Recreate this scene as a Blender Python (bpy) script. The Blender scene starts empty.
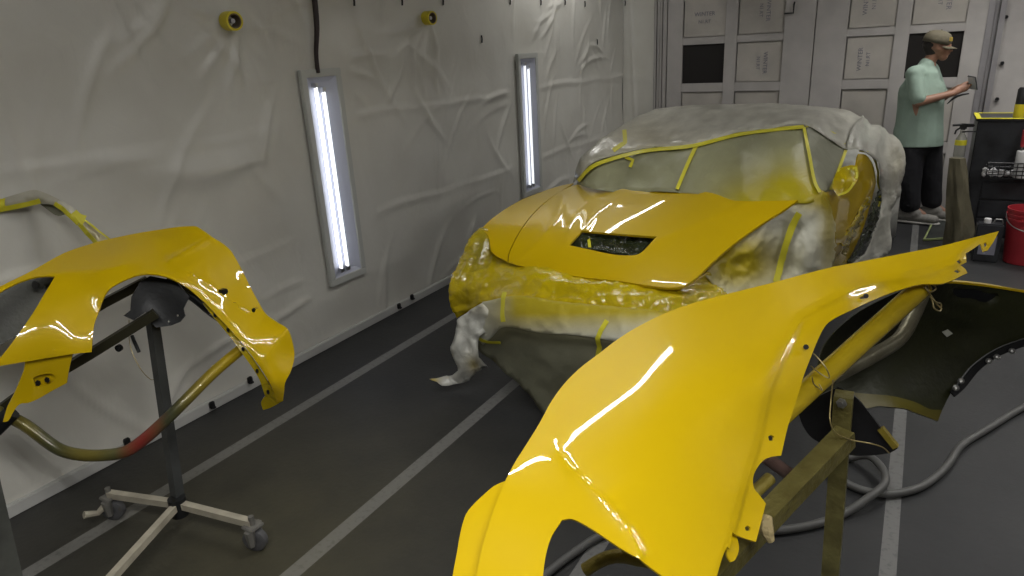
import bpy, bmesh, math, random
import numpy as np
from mathutils import Vector, Matrix, noise
from mathutils.geometry import delaunay_2d_cdt
random.seed(7)
SC = bpy.context.scene
COL = SC.collection
PI = math.pi

# ------------------------------------------------------------------ camera (solved from the floor lines and wall)
F, CX, CY, H = 682.0, 512.0, 288.0, 1.75
def _n(a): return a / np.linalg.norm(a)
def _r(u, v): return np.array([(u - CX) / F, -(v - CY) / F, -1.0])
_Z = -_n(_r(620, 2236)); _Y = _r(932, 26); _Y = _n(_Y - _Z * _Y.dot(_Z)); _X = np.cross(_Y, _Z)
R = np.stack([_X, _Y, _Z]); CAM = np.array([0, 0, H])
cd = bpy.data.cameras.new('camera'); cam = bpy.data.objects.new('camera', cd); COL.objects.link(cam)
cd.sensor_width = 36; cd.lens = F / 1024 * 36; cd.clip_start = 0.05
M4 = Matrix([list(R[0]) + [0], list(R[1]) + [0], list(R[2]) + [H], [0, 0, 0, 1]])
cam.matrix_world = M4
SC.camera = cam

def dirs(uv):
    uv = np.asarray(uv, float).reshape(-1, 2)
    d = np.stack([(uv[:, 0] - CX) / F, -(uv[:, 1] - CY) / F, -np.ones(len(uv))], 1)
    return d @ R.T
def depth(u, v, k, val):
    d = dirs([(u, v)])[0]
    if k == 'D': return val
    i = 'xyz'.index(k)
    return (val - CAM[i]) / d[i]
def P(u, v, k='D', val=1.0):
    return Vector(CAM + dirs([(u, v)])[0] * depth(u, v, k, val))
def PX(p):                       # metres per pixel at a point
    q = R.T @ (np.array(p) - CAM); return -q[2] / F

class Field:                     # thin-plate depth over the view rays through known points of a body
    def __init__(self, pts, lam=1e-4):
        self.p = np.array([(a[0], a[1]) for a in pts], float) / 100
        w = np.array([1 / depth(*a) if False else depth(*a) for a in pts])
        n = len(pts); K = self.k(self.p, self.p) + lam * np.eye(n)
        Q = np.hstack([np.ones((n, 1)), self.p])
        A = np.zeros((n + 3, n + 3)); A[:n, :n] = K; A[:n, n:] = Q; A[n:, :n] = Q.T
        self.c = np.linalg.solve(A, np.concatenate([w, np.zeros(3)]))
    @staticmethod
    def k(a, b):
        r2 = ((a[:, None, :] - b[None, :, :]) ** 2).sum(2)
        return 0.5 * r2 * np.log(np.maximum(r2, 1e-12))
    def __call__(self, uv):
        q = np.asarray(uv, float).reshape(-1, 2) / 100
        n = len(self.p)
        return self.k(q, self.p) @ self.c[:n] + self.c[n] + q @ self.c[n + 1:]

class Poly:                      # smooth least-squares surface through samples of a field
    def __init__(self, field, outline, deg=3, n=600):
        o = np.array(outline, float); lo, hi = o.min(0), o.max(0); self.c = (lo + hi) / 2; self.s = (hi - lo) / 2; self.deg = deg
        rs = np.random.RandomState(1); q = lo + rs.rand(n, 2) * (hi - lo); q = np.vstack([q[inside(q, o)], o])
        self.k = np.linalg.lstsq(self.b(q), field(q), rcond=None)[0]
    def b(self, q):
        t = (np.asarray(q, float).reshape(-1, 2) - self.c) / self.s
        return np.stack([t[:, 0] ** i * t[:, 1] ** j for i in range(self.deg + 1) for j in range(self.deg + 1 - i)], 1)
    def __call__(self, q): return self.b(q) @ self.k

# ------------------------------------------------------------------ 2-D helpers
def catmull(pts, closed, step, sharp=50):
    pts = [np.array(p, float) for p in pts]; n = len(pts); out = []
    def corner(i):
        if not closed and (i == 0 or i == n - 1): return True
        a = pts[i] - pts[i - 1]; b = pts[(i + 1) % n] - pts[i]
        c = a.dot(b) / max(1e-9, np.linalg.norm(a) * np.linalg.norm(b))
        return c < math.cos(math.radians(sharp))
    for i in range(n if closed else n - 1):
        p1, p2 = pts[i], pts[(i + 1) % n]
        L = np.linalg.norm(p2 - p1)
        t1 = (p2 - p1) if corner(i) else _n(p2 - pts[i - 1]) * L
        t2 = (p2 - p1) if corner((i + 1) % n) else _n(pts[(i + 2) % n] - p1) * L
        m = max(1, int(round(L / step)))
        for j in range(m):
            s = j / m
            out.append((2*s**3-3*s**2+1)*p1 + (s**3-2*s**2+s)*t1 + (-2*s**3+3*s**2)*p2 + (s**3-s**2)*t2)
    if not closed: out.append(pts[-1])
    return np.array(out)
def inside(pts, poly):
    x, y = pts[:, 0], pts[:, 1]; r = np.zeros(len(pts), bool); n = len(poly); j = n - 1
    for i in range(n):
        xi, yi = poly[i]; xj, yj = poly[j]
        if yi != yj:
            r ^= ((yi > y) != (yj > y)) & (x < (xj - xi) * (y - yi) / (yj - yi) + xi)
        j = i
    return r
def segdist(pts, line, closed=False):
    d = np.full(len(pts), 1e9); m = len(line)
    for i in range(m if closed else m - 1):
        a, b = np.array(line[i], float), np.array(line[(i + 1) % m], float); ab = b - a
        t = np.clip(((pts - a) @ ab) / max(1e-9, ab.dot(ab)), 0, 1)
        d = np.minimum(d, np.linalg.norm(pts - a - t[:, None] * ab, axis=1))
    return d

# ------------------------------------------------------------------ objects
def link(name, me, mat=None, parent=None):
    o = bpy.data.objects.new(name, me); COL.objects.link(o)
    if mat is not None:
        for m in (mat if isinstance(mat, (list, tuple)) else [mat]): me.materials.append(m)
    if parent is not None: o.parent = parent
    return o
def smooth(me, ang=40):
    me.polygons.foreach_set('use_smooth', [True] * len(me.polygons))
    me.set_sharp_from_angle(angle=math.radians(ang)); me.update()
def tag(o, label=None, cat=None, group=None, kind=None):
    for k, v in (('label', label), ('category', cat), ('group', group), ('kind', kind)):
        if v: o[k] = v
    return o
def thing(name, loc, label, cat, group=None):
    o = bpy.data.objects.new(name, None); COL.objects.link(o); o.location = loc; o.empty_display_size = .05
    return tag(o, label, cat, group)
def child(o, root):              # parent keeping the world place (roots are only translated)
    o.parent = root
    o.matrix_parent_inverse = Matrix.Translation(root.location).inverted()
    return o
def mesh_obj(name, verts, faces, mat, root=None, ang=40, attr=None):
    me = bpy.data.meshes.new(name); me.from_pydata([tuple(v) for v in verts], [], faces)
    smooth(me, ang)
    if attr is not None:
        a = me.attributes.new('spray', 'FLOAT', 'POINT'); a.data.foreach_set('value', [float(x) for x in attr])
    o = link(name, me, mat)
    if root is not None: child(o, root)
    return o
def bm_obj(name, bm, mat, root=None, ang=40):
    bmesh.ops.recalc_face_normals(bm, faces=bm.faces[:])
    me = bpy.data.meshes.new(name); bm.to_mesh(me); bm.free(); smooth(me, ang)
    o = link(name, me, mat)
    if root is not None: child(o, root)
    return o

def panel(name, outline, field, mat, root=None, holes=(), step=6, off=0.0, thick=0.004, disp=None,
          spray=None, curved=True, ang=40, label=None, back=None, sharp=50):
    """A sheet with real thickness: outline and holes cut in it, curved by FIELD."""
    ol = catmull(outline, True, step, sharp) if curved else catmull(outline, True, step, 0)
    hl = [catmull(h, True, min(step, 3), sharp) for h in holes]
    vs, ed = [], []
    def loop(l):
        b = len(vs)
        for p in l: vs.append(Vector((p[0], p[1])))
        for i in range(len(l)): ed.append((b + i, b + (i + 1) % len(l)))
    loop(ol); [loop(h) for h in hl]
    lo, hi = ol.min(0), ol.max(0)
    gx = np.arange(lo[0] + step * .5, hi[0], step); gy = np.arange(lo[1] + step * .5, hi[1], step * .87)
    g = np.array([(x + (step * .5 if j % 2 else 0), y) for j, y in enumerate(gy) for x in gx]) if len(gx) and len(gy) else np.zeros((0, 2))
    if len(g):
        k = inside(g, ol) & (segdist(g, ol, True) > step * .55)
        for h in hl: k &= ~inside(g, h) & (segdist(g, h, True) > step * .4)
        for p in g[k]: vs.append(Vector((p[0], p[1])))
    res = delaunay_2d_cdt(vs, ed, [], 0, 1e-4)
    uv = np.array([tuple(p) for p in res[0]]); tri = [f for f in res[2]]
    cen = np.array([uv[list(f)].mean(0) for f in tri]); ok = inside(cen, ol)
    for h in hl: ok &= ~inside(cen, h)
    tri = [list(f) for f, k in zip(tri, ok) if k]
    used = sorted({i for f in tri for i in f}); mp = {a: b for b, a in enumerate(used)}
    uv = uv[used]; tri = [[mp[i] for i in f] for f in tri]
    D = field(uv) - off
    d = dirs(uv); W = CAM + d * D[:, None]
    T = []
    for f in tri:
        a, b, c = W[f[0]], W[f[1]], W[f[2]]
        T.append(f if np.cross(b - a, c - a).dot(CAM - a) > 0 else f[::-1])
    ta = np.array(T)
    def normals(W):
        N = np.zeros_like(W); nn = np.cross(W[ta[:, 1]] - W[ta[:, 0]], W[ta[:, 2]] - W[ta[:, 0]])
        for k in range(3): np.add.at(N, ta[:, k], nn)
        return N / np.maximum(1e-12, np.linalg.norm(N, axis=1))[:, None]
    N = normals(W)
    if disp is not None: W = W + N * disp(uv)[:, None]; N = normals(W)
    n = len(W); V = np.vstack([W, W - N * thick])
    cnt = {}
    for f in T:
        for i in range(3): cnt[(f[i], f[(i + 1) % 3])] = 1
    rim = [(b, a, a + n, b + n) for (a, b) in cnt if (b, a) not in cnt]
    faces = [tuple(f) for f in T] + [tuple(i + n for i in f[::-1]) for f in T] + rim
    sp = None
    if spray is not None:
        s = np.clip(spray(uv), 0, 1); sp = np.concatenate([s, s])
    mats = [mat] if back is None else [mat, back]
    o = mesh_obj(name, V, faces, mats, root, ang, sp)
    if back is not None:
        mi = [0] * len(T) + [1] * len(T) + [0] * len(rim)
        o.data.polygons.foreach_set('material_index', mi)
    if label: o['label'] = label
    return o
def ribbon(name, line, width, field, mat, root, off=.006, thick=.0015, step=4, disp=None, label=None):
    l = catmull(line, False, step); a, b = [], []
    for i, p in enumerate(l):
        t = _n(l[min(i + 1, len(l) - 1)] - l[max(i - 1, 0)]); nn = np.array([-t[1], t[0]]) * width / 2
        a.append(p + nn); b.append(p - nn)
    return panel(name, a + b[::-1], field, mat, root, step=step, off=off, thick=thick, curved=False, disp=disp, label=label)
def creases(items):              # (polyline, height, width px, shape)
    def fn(uv):
        r = np.zeros(len(uv))
        for line, h, w in items: r += h * np.exp(-segdist(uv, line) / w)
        return r
    return fn
def crinkle(amp, sc, seed=0, stretch=(1, 1), ridge=True):
    def fn(uv):
        r = np.empty(len(uv))
        for i, (u, v) in enumerate(uv):
            p = Vector((u / sc * stretch[0], v / sc * stretch[1], seed))
            if ridge:
                a = noise.noise(p); b = noise.noise(p * 2.3 + Vector((5, 1, 2))); 
                r[i] = amp * ((1 - 2 * abs(a)) * .7 + (1 - 2 * abs(b)) * .35)
            else: r[i] = amp * noise.fractal(p, .9, 2.1, 3)
        return r
    return fn
def step_in(poly, d, w):         # a recess inside a polygon
    def fn(uv):
        s = np.clip(segdist(uv, poly, True) / w, 0, 1); s = s * s * (3 - 2 * s)
        return np.where(inside(uv, poly), -d * s, 0)
    return fn
def add(*fs): return lambda uv: sum(f(uv) for f in fs)
def blob(cx, cy, rx, ry, a=1.0):
    return lambda uv: a * np.exp(-(((uv[:, 0] - cx) / rx) ** 2 + ((uv[:, 1] - cy) / ry) ** 2))

# solids
def add_box(bm, c, s, rot=None, bev=0):
    r = bmesh.ops.create_cube(bm, size=1)['verts']
    bmesh.ops.scale(bm, vec=s, verts=r)
    if bev:
        e = list({x for v in r for x in v.link_edges})
        r = list({v for f in bmesh.ops.bevel(bm, geom=e, offset=bev, segments=2, affect='EDGES')['faces'] for v in f.verts} | {v for v in r if v.is_valid})
    if rot is not None: bmesh.ops.rotate(bm, cent=(0, 0, 0), matrix=rot, verts=r)
    bmesh.ops.translate(bm, vec=c, verts=r); return r
def box(name, c, s, mat, root=None, rot=None, bev=.004):
    bm = bmesh.new(); add_box(bm, c, s, rot, bev); return bm_obj(name, bm, mat, root)
def frame_of(t):
    t = Vector(t).normalized(); a = Vector((0, 0, 1)) if abs(t.z) < .9 else Vector((1, 0, 0))
    x = t.cross(a).normalized(); return x, t.cross(x).normalized()
def smooth_path(pts, m):
    pts = [Vector(p) for p in pts]; n = len(pts); out = []
    for i in range(n - 1):
        p0, p1, p2, p3 = pts[max(i - 1, 0)], pts[i], pts[i + 1], pts[min(i + 2, n - 1)]
        for j in range(m):
            s = j / m
            out.append(.5 * ((2*p1) + (p2-p0)*s + (2*p0-5*p1+4*p2-p3)*s*s + (3*p1-p0-3*p2+p3)*s**3))
    out.append(pts[-1]); return out
def add_tube(bm, pts, r, seg=12, square=False, caps=True):
    pts = [Vector(p) for p in pts]; rs = r if isinstance(r, (list, tuple)) else [r] * len(pts)
    rings = []; x = None
    for i, p in enumerate(pts):
        t = (pts[min(i + 1, len(pts) - 1)] - pts[max(i - 1, 0)]).normalized()
        if x is None: x, y = frame_of(t)
        else: x = (x - t * x.dot(t)).normalized(); y = t.cross(x)
        ring = []
        for k in range(seg):
            a = 2 * PI * (k + .5) / seg; q = rs[i] * (math.sqrt(2) if square else 1)
            ring.append(bm.verts.new(p + (x * math.cos(a) + y * math.sin(a)) * q))
        rings.append(ring)
    for a, b in zip(rings, rings[1:]):
        for k in range(seg): bm.faces.new((a[k], a[(k + 1) % seg], b[(k + 1) % seg], b[k]))
    if caps: bm.faces.new(rings[0][::-1]); bm.faces.new(rings[-1])
def tube(name, pts, r, mat, root=None, seg=12, m=0, square=False, spray=None):
    if m: 
        if isinstance(r, (list, tuple)):
            q = [Vector((a, 0, 0)) for a in r]; r = [v.x for v in smooth_path(q, m)]
        pts = smooth_path(pts, m)
    bm = bmesh.new(); add_tube(bm, pts, r, 4 if square else seg, square)
    o = bm_obj(name, bm, mat, root)
    if spray:
        a = o.data.attributes.new('spray', 'FLOAT', 'POINT')
        a.data.foreach_set('value', [min(1, max(0, spray(v.co))) for v in o.data.vertices])
    return o
def add_lathe(bm, prof, c, axis=(0, 0, 1), seg=24, closed=False):
    t = Vector(axis).normalized(); x, y = frame_of(t); c = Vector(c); rings = []
    for r, h in prof:
        rings.append([bm.verts.new(c + t * h + (x * math.cos(2*PI*k/seg) + y * math.sin(2*PI*k/seg)) * max(r, 1e-4)) for k in range(seg)])
    pr = list(zip(rings, rings[1:])) + ([(rings[-1], rings[0])] if closed else [])
    for a, b in pr:
        for k in range(seg): bm.faces.new((a[k], a[(k+1) % seg], b[(k+1) % seg], b[k]))
def lathe(name, prof, c, mat, root=None, axis=(0, 0, 1), seg=24, closed=False, ang=35):
    bm = bmesh.new(); add_lathe(bm, prof, c, axis, seg, closed); return bm_obj(name, bm, mat, root, ang)

# ------------------------------------------------------------------ materials
def mat(name, col, rough=.5, metal=0, coat=0, bump=0, bscale=40, var=0, vscale=6, spec=.5, trans=0, alpha=1, emit=None, estr=0,
        detail=4, coat_rough=.03, stretch=None, spraycol=None, warp=0):
    m = bpy.data.materials.new(name); m.use_nodes = True; nt = m.node_tree; b = nt.nodes['Principled BSDF']
    c4 = tuple(col) + (1,)
    b.inputs['Base Color'].default_value = c4; b.inputs['Roughness'].default_value = rough; b.inputs['Metallic'].default_value = metal
    b.inputs['Coat Weight'].default_value = coat; b.inputs['Coat Roughness'].default_value = coat_rough
    b.inputs['Specular IOR Level'].default_value = spec; b.inputs['Transmission Weight'].default_value = trans; b.inputs['Alpha'].default_value = alpha
    if emit: b.inputs['Emission Color'].default_value = tuple(emit) + (1,); b.inputs['Emission Strength'].default_value = estr
    tc = nt.nodes.new('ShaderNodeTexCoord'); src = tc.outputs['Object']
    if stretch:
        mp = nt.nodes.new('ShaderNodeMapping'); mp.inputs['Scale'].default_value = stretch; nt.links.new(src, mp.inputs[0]); src = mp.outputs[0]
    last = None
    if var:
        nz = nt.nodes.new('ShaderNodeTexNoise'); nz.inputs['Scale'].default_value = vscale; nz.inputs['Detail'].default_value = 6
        nt.links.new(src, nz.inputs['Vector'])
        rp = nt.nodes.new('ShaderNodeMapRange'); rp.inputs[1].default_value = .3; rp.inputs[2].default_value = .7
        rp.inputs[3].default_value = 1 - var; rp.inputs[4].default_value = 1 + var; nt.links.new(nz.outputs[0], rp.inputs[0])
        mx = nt.nodes.new('ShaderNodeVectorMath'); mx.operation = 'SCALE'; mx.inputs[0].default_value = col
        nt.links.new(rp.outputs[0], mx.inputs['Scale']); last = mx.outputs[0]
    if spraycol:
        at = nt.nodes.new('ShaderNodeAttribute'); at.attribute_name = 'spray'
        mi = nt.nodes.new('ShaderNodeMix'); mi.data_type = 'RGBA'; nt.links.new(at.outputs['Fac'], mi.inputs['Factor'])
        if last: nt.links.new(last, mi.inputs['A'])
        else: mi.inputs['A'].default_value = c4
        mi.inputs['B'].default_value = tuple(spraycol) + (1,); last = mi.outputs['Result']
    if last: nt.links.new(last, b.inputs['Base Color'])
    if bump:
        n2 = nt.nodes.new('ShaderNodeTexNoise'); n2.inputs['Scale'].default_value = bscale; n2.inputs['Detail'].default_value = detail
        n2.inputs['Distortion'].default_value = warp
        nt.links.new(src, n2.inputs['Vector'])
        bp = nt.nodes.new('ShaderNodeBump'); bp.inputs['Strength'].default_value = bump; bp.inputs['Distance'].default_value = .02
        nt.links.new(n2.outputs[0], bp.inputs['Height']); nt.links.new(bp.outputs[0], b.inputs['Normal'])
        nt.links.new(bp.outputs[0], b.inputs['Coat Normal']) if coat else None
    return m
YEL = (.58, .395, .002)
M = {}
M['paint'] = mat('yellow gloss paint', YEL, .38, coat=1, var=.02, vscale=3, spec=.12)
M['olive_paint'] = mat('olive dusted paint', (.085, .07, .006), .4, var=.2, vscale=8)
M['paint_inner'] = mat('dark moulded underside', (.016, .018, .003), .45, var=.4, vscale=5, bump=.1, bscale=60)
M['film'] = mat('pale masking film', (.50, .50, .455), .3, bump=.45, bscale=11, var=.26, vscale=9, coat=.3, spraycol=(.55, .40, .01), stretch=(1, .45, 1), warp=1)
M['wfilm'] = mat('windshield masking film', (.29, .29, .175), .42, bump=.3, bscale=9, var=.16, vscale=5, spraycol=(.42, .35, .008), stretch=(1, .5, 1), warp=1)
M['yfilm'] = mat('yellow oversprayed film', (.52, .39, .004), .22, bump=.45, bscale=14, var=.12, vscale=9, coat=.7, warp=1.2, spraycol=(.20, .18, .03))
M['paper'] = mat('grey masking paper', (.21, .21, .145), .6, bump=.3, bscale=10, var=.1, vscale=6, spraycol=(.52, .40, .01))
M['white_paper'] = mat('pale masking paper', (.55, .55, .47), .5, bump=.3, bscale=12, var=.1, vscale=6, spraycol=(.42, .33, .008))
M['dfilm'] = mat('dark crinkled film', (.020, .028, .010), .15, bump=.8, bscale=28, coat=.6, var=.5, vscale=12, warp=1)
M['tape'] = mat('yellow masking tape', (.68, .62, .03), .5, bump=.1, bscale=60)
M['post'] = mat('worn dark grey steel', (.05, .053, .052), .4, metal=.4, var=.2, vscale=10)
M['fork'] = mat('grey caster fork', (.17, .165, .15), .5, metal=.3, var=.2, vscale=20)
M['wheel'] = mat('grey caster tread', (.075, .075, .078), .55, var=.2, vscale=30)
M['dark'] = mat('black painted steel', (.012, .013, .014), .4, metal=.3, bump=.05, bscale=80, spraycol=(.30, .25, .02))
M['steel'] = mat('dull grey steel', (.13, .135, .12), .42, metal=.6, bump=.08, bscale=60, var=.25, vscale=12, spraycol=(.45, .32, .01))
M['olive'] = mat('oversprayed olive steel', (.13, .12, .045), .45, metal=.2, bump=.35, bscale=50, var=.4, vscale=14, spraycol=(.50, .36, .008))
M['cream'] = mat('cream painted steel', (.36, .33, .26), .5, bump=.1, bscale=60, var=.2, vscale=14)
M['rubber'] = mat('grey rubber', (.035, .035, .036), .6)
M['zinc'] = mat('zinc', (.35, .35, .34), .35, metal=.9)
M['hose'] = mat('grey hose rubber', (.10, .10, .096), .5, var=.1, vscale=20)
M['wire'] = mat('tie wire', (.30, .24, .10), .4, metal=.5)
M['white'] = mat('white painted wood', (.40, .38, .365), .45, var=.08, vscale=5, bump=.06, bscale=20)
M['board'] = mat('pale boarded panel', (.40, .375, .34), .6, var=.1, vscale=4, bump=.1, bscale=8)
M['dglass'] = mat('dark window glass', (.014, .012, .011), .5, bump=.2, bscale=5, spec=.3)
M['ink'] = mat('blue grey ink', (.17, .17, .21), .7)
M['frame'] = mat('lamp frame', (.52, .53, .50), .45, bump=.08, bscale=30)
M['reflector'] = mat('lamp reflector', (.52, .54, .64), .35)
M['tubeglow'] = mat('lit fluorescent tube', (1, 1, 1), .3, emit=(.93, .96, 1), estr=3.5)
M['tubedim'] = mat('dim fluorescent tube', (1, 1, 1), .3, emit=(.90, .94, 1), estr=1.6)
M['cap'] = mat('tube cap', (.6, .6, .6), .3, metal=1)
M['yplastic'] = mat('yellow tape roll', (.72, .60, .03), .4)
M['card'] = mat('brown card', (.16, .12, .08), .8)
M['cable'] = mat('dark brown cable', (.025, .014, .013), .6)
M['black'] = mat('black plastic', (.010, .010, .011), .4)
M['cart'] = mat('black enamel cart', (.020, .021, .024), .38, var=.5, vscale=9, bump=.05, bscale=20)
M['red'] = mat('red plastic', (.35, .025, .035), .4, var=.15, vscale=8)
M['whitep'] = mat('white plastic', (.62, .62, .62), .4)
M['bag'] = mat('olive cloth', (.11, .098, .06), .85, bump=.4, bscale=18, var=.2, vscale=6)
M['mat'] = mat('dark floor board', (.028, .034, .030), .5, var=.2, vscale=8)
M['matedge'] = mat('pale green tape', (.32, .38, .16), .6)
M['skin'] = mat('skin', (.30, .155, .10), .5, var=.06, vscale=30)
M['shirt'] = mat('mint cotton', (.27, .36, .30), .85, bump=.35, bscale=14, var=.05, vscale=8)
M['jeans'] = mat('black denim', (.013, .013, .017), .8, bump=.3, bscale=25)
M['shoe'] = mat('grey trainers', (.24, .23, .21), .7, var=.15, vscale=40)
M['sole'] = mat('pale sole', (.42, .41, .38), .6)
M['capm'] = mat('khaki cap', (.115, .10, .065), .8, bump=.2, bscale=60)
M['hair'] = mat('dark hair', (.02, .014, .012), .7)
M['eye'] = mat('dark eye', (.03, .02, .02), .3)
M['patch'] = mat('yellow patch', (.55, .40, .08), .7)
M['silver'] = mat('pale lit screen', (.62, .64, .66), .25)
M['sticker'] = mat('pale sticker', (.45, .46, .40), .6)
M['ceil'] = mat('ceiling', (.13, .12, .115), .7)

# ------------------------------------------------------------------ the room
XW, YB, YF, XR, ZC = -3.135, 8.05, -3.0, 2.6, 3.3
def wall_plastic():
    m = bpy.data.materials.new('plastic sheeting'); m.use_nodes = True; nt = m.node_tree; b = nt.nodes['Principled BSDF']
    b.inputs['Roughness'].default_value = .33; b.inputs['Specular IOR Level'].default_value = .5
    tc = nt.nodes.new('ShaderNodeTexCoord')
    nz = nt.nodes.new('ShaderNodeTexNoise'); nz.inputs['Scale'].default_value = 2.2; nz.inputs['Detail'].default_value = 5
    nt.links.new(tc.outputs['Object'], nz.inputs['Vector'])
    cr = nt.nodes.new('ShaderNodeValToRGB'); cr.color_ramp.elements[0].color = (.60, .585, .53, 1); cr.color_ramp.elements[1].color = (.68, .67, .62, 1)
    cr.color_ramp.elements[0].position = .3; cr.color_ramp.elements[1].position = .7
    nt.links.new(nz.outputs[0], cr.inputs[0]); nt.links.new(cr.outputs[0], b.inputs['Base Color'])
    n2 = nt.nodes.new('ShaderNodeTexNoise'); n2.inputs['Scale'].default_value = 4; n2.inputs['Detail'].default_value = 5; n2.inputs['Distortion'].default_value = 1.5
    mp = nt.nodes.new('ShaderNodeMapping'); mp.inputs['Rotation'].default_value = (.5, 0, 0); mp.inputs['Scale'].default_value = (1, 1.2, .8)
    nt.links.new(tc.outputs['Object'], mp.inputs[0]); nt.links.new(mp.outputs[0], n2.inputs['Vector'])
    bp = nt.nodes.new('ShaderNodeBump'); bp.inputs['Strength'].default_value = .22; bp.inputs['Distance'].default_value = .02
    nt.links.new(n2.outputs[0], bp.inputs['Height']); nt.links.new(bp.outputs[0], b.inputs['Normal'])
    return m
M['sheet'] = wall_plastic()
def sheet_wall():
    rnd = random.Random(3)
    # folds: long soft ridges hanging from pins, with their own direction and length (metres on the wall: y, z)
    folds = []
    for i in range(110):
        y = rnd.uniform(.3, 7.8); z = rnd.uniform(.1, 2.3)
        a = rnd.choice([rnd.gauss(1.15, .25), rnd.gauss(1.15, .3), rnd.gauss(1.9, .3), rnd.gauss(.15, .15)])
        L = rnd.uniform(.12, .5); folds.append((y, z, math.cos(a), math.sin(a), L, rnd.uniform(.006, .020), rnd.uniform(.012, .026)))
    for (u, v) in [(232, 20), (430, 18), (175, 0), (240, 0), (410, 40), (320, 65), (555, 10), (590, 42)]:   # radiating from the pins
        p = P(u, v, 'x', XW)
        for k in range(6):
            a = rnd.uniform(PI * 1.05, PI * 1.95); L = rnd.uniform(.25, .6)
            folds.append((p.y + math.cos(a) * L * .55, p.z + math.sin(a) * L * .55, math.cos(a), math.sin(a), L * .5, rnd.uniform(.010, .020), rnd.uniform(.013, .022)))
    ys = np.arange(YF, YB + .02, .02); zs = np.linspace(0, ZC, 180)
    Yg, Zg = np.meshgrid(ys, zs, indexing='ij'); X = np.zeros_like(Yg)
    for (y, z, c, s, L, h, w) in folds:
        dy, dz = Yg - y, Zg - z; t = dy * c + dz * s; n = -dy * s + dz * c + .15 * t * t / L
        X += h * np.exp(-(t / L) ** 2 * 1.6) * np.exp(-(n / w) ** 2)
    for z0, h in ((1.41, .012), (.76, .010)):
        seam = z0 + .012 * np.sin(Yg * 2.3) + .006 * np.sin(Yg * 7.1)
        k = .4 + .6 * np.array([max(0, .5 + noise.noise(Vector((y * 1.7, z0 * 9, 3)))) for y in ys])[:, None]
        X += k * h * np.clip(1 - np.abs(Zg - seam + .018) / .045, 0, 1) * (Zg < seam + .004)
    X += .03 * np.exp(-((Yg - 2.25) / .35) ** 2) * np.exp(-((Zg - 1.24 - .5 * (Yg - 2.25) ** 2) / .07) ** 2)
    for (p, q, r0) in ((1.4, 1.0, .02), (3.4, 2.7, .010)):
        X += r0 * np.array([[noise.noise(Vector((y * p, z * q, 3.1 * p))) for z in zs] for y in ys])
    for yl in ((2.8, 3.35), (5.40, 5.86)):            # the sheet is cut and taped flat round the lamps
        m = np.clip(np.maximum(np.maximum(yl[0] - Yg, Yg - yl[1]), np.maximum(.33 - Zg, Zg - 1.78)) / .12, 0, 1)
        X *= m
    X = np.clip(X, -.025, .07)
    nz = len(zs)
    V = [(XW + X[i, j], ys[i], zs[j]) for i in range(len(ys)) for j in range(nz)]
    Fc = [(i*nz+j, (i+1)*nz+j, (i+1)*nz+j+1, i*nz+j+1) for i in range(len(ys)-1) for j in range(nz-1)]
    o = mesh_obj('wall_left', V, Fc, M['sheet'], ang=180); tag(o, kind='structure')
    return X, ys, zs
WX, WY, WZ = sheet_wall()
def wallx(y, z):
    return XW + float(WX[int(np.clip(round((y - WY[0]) / .02), 0, len(WY) - 1)), int(np.clip(round(z / ZC * 179), 0, 179))])

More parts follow.
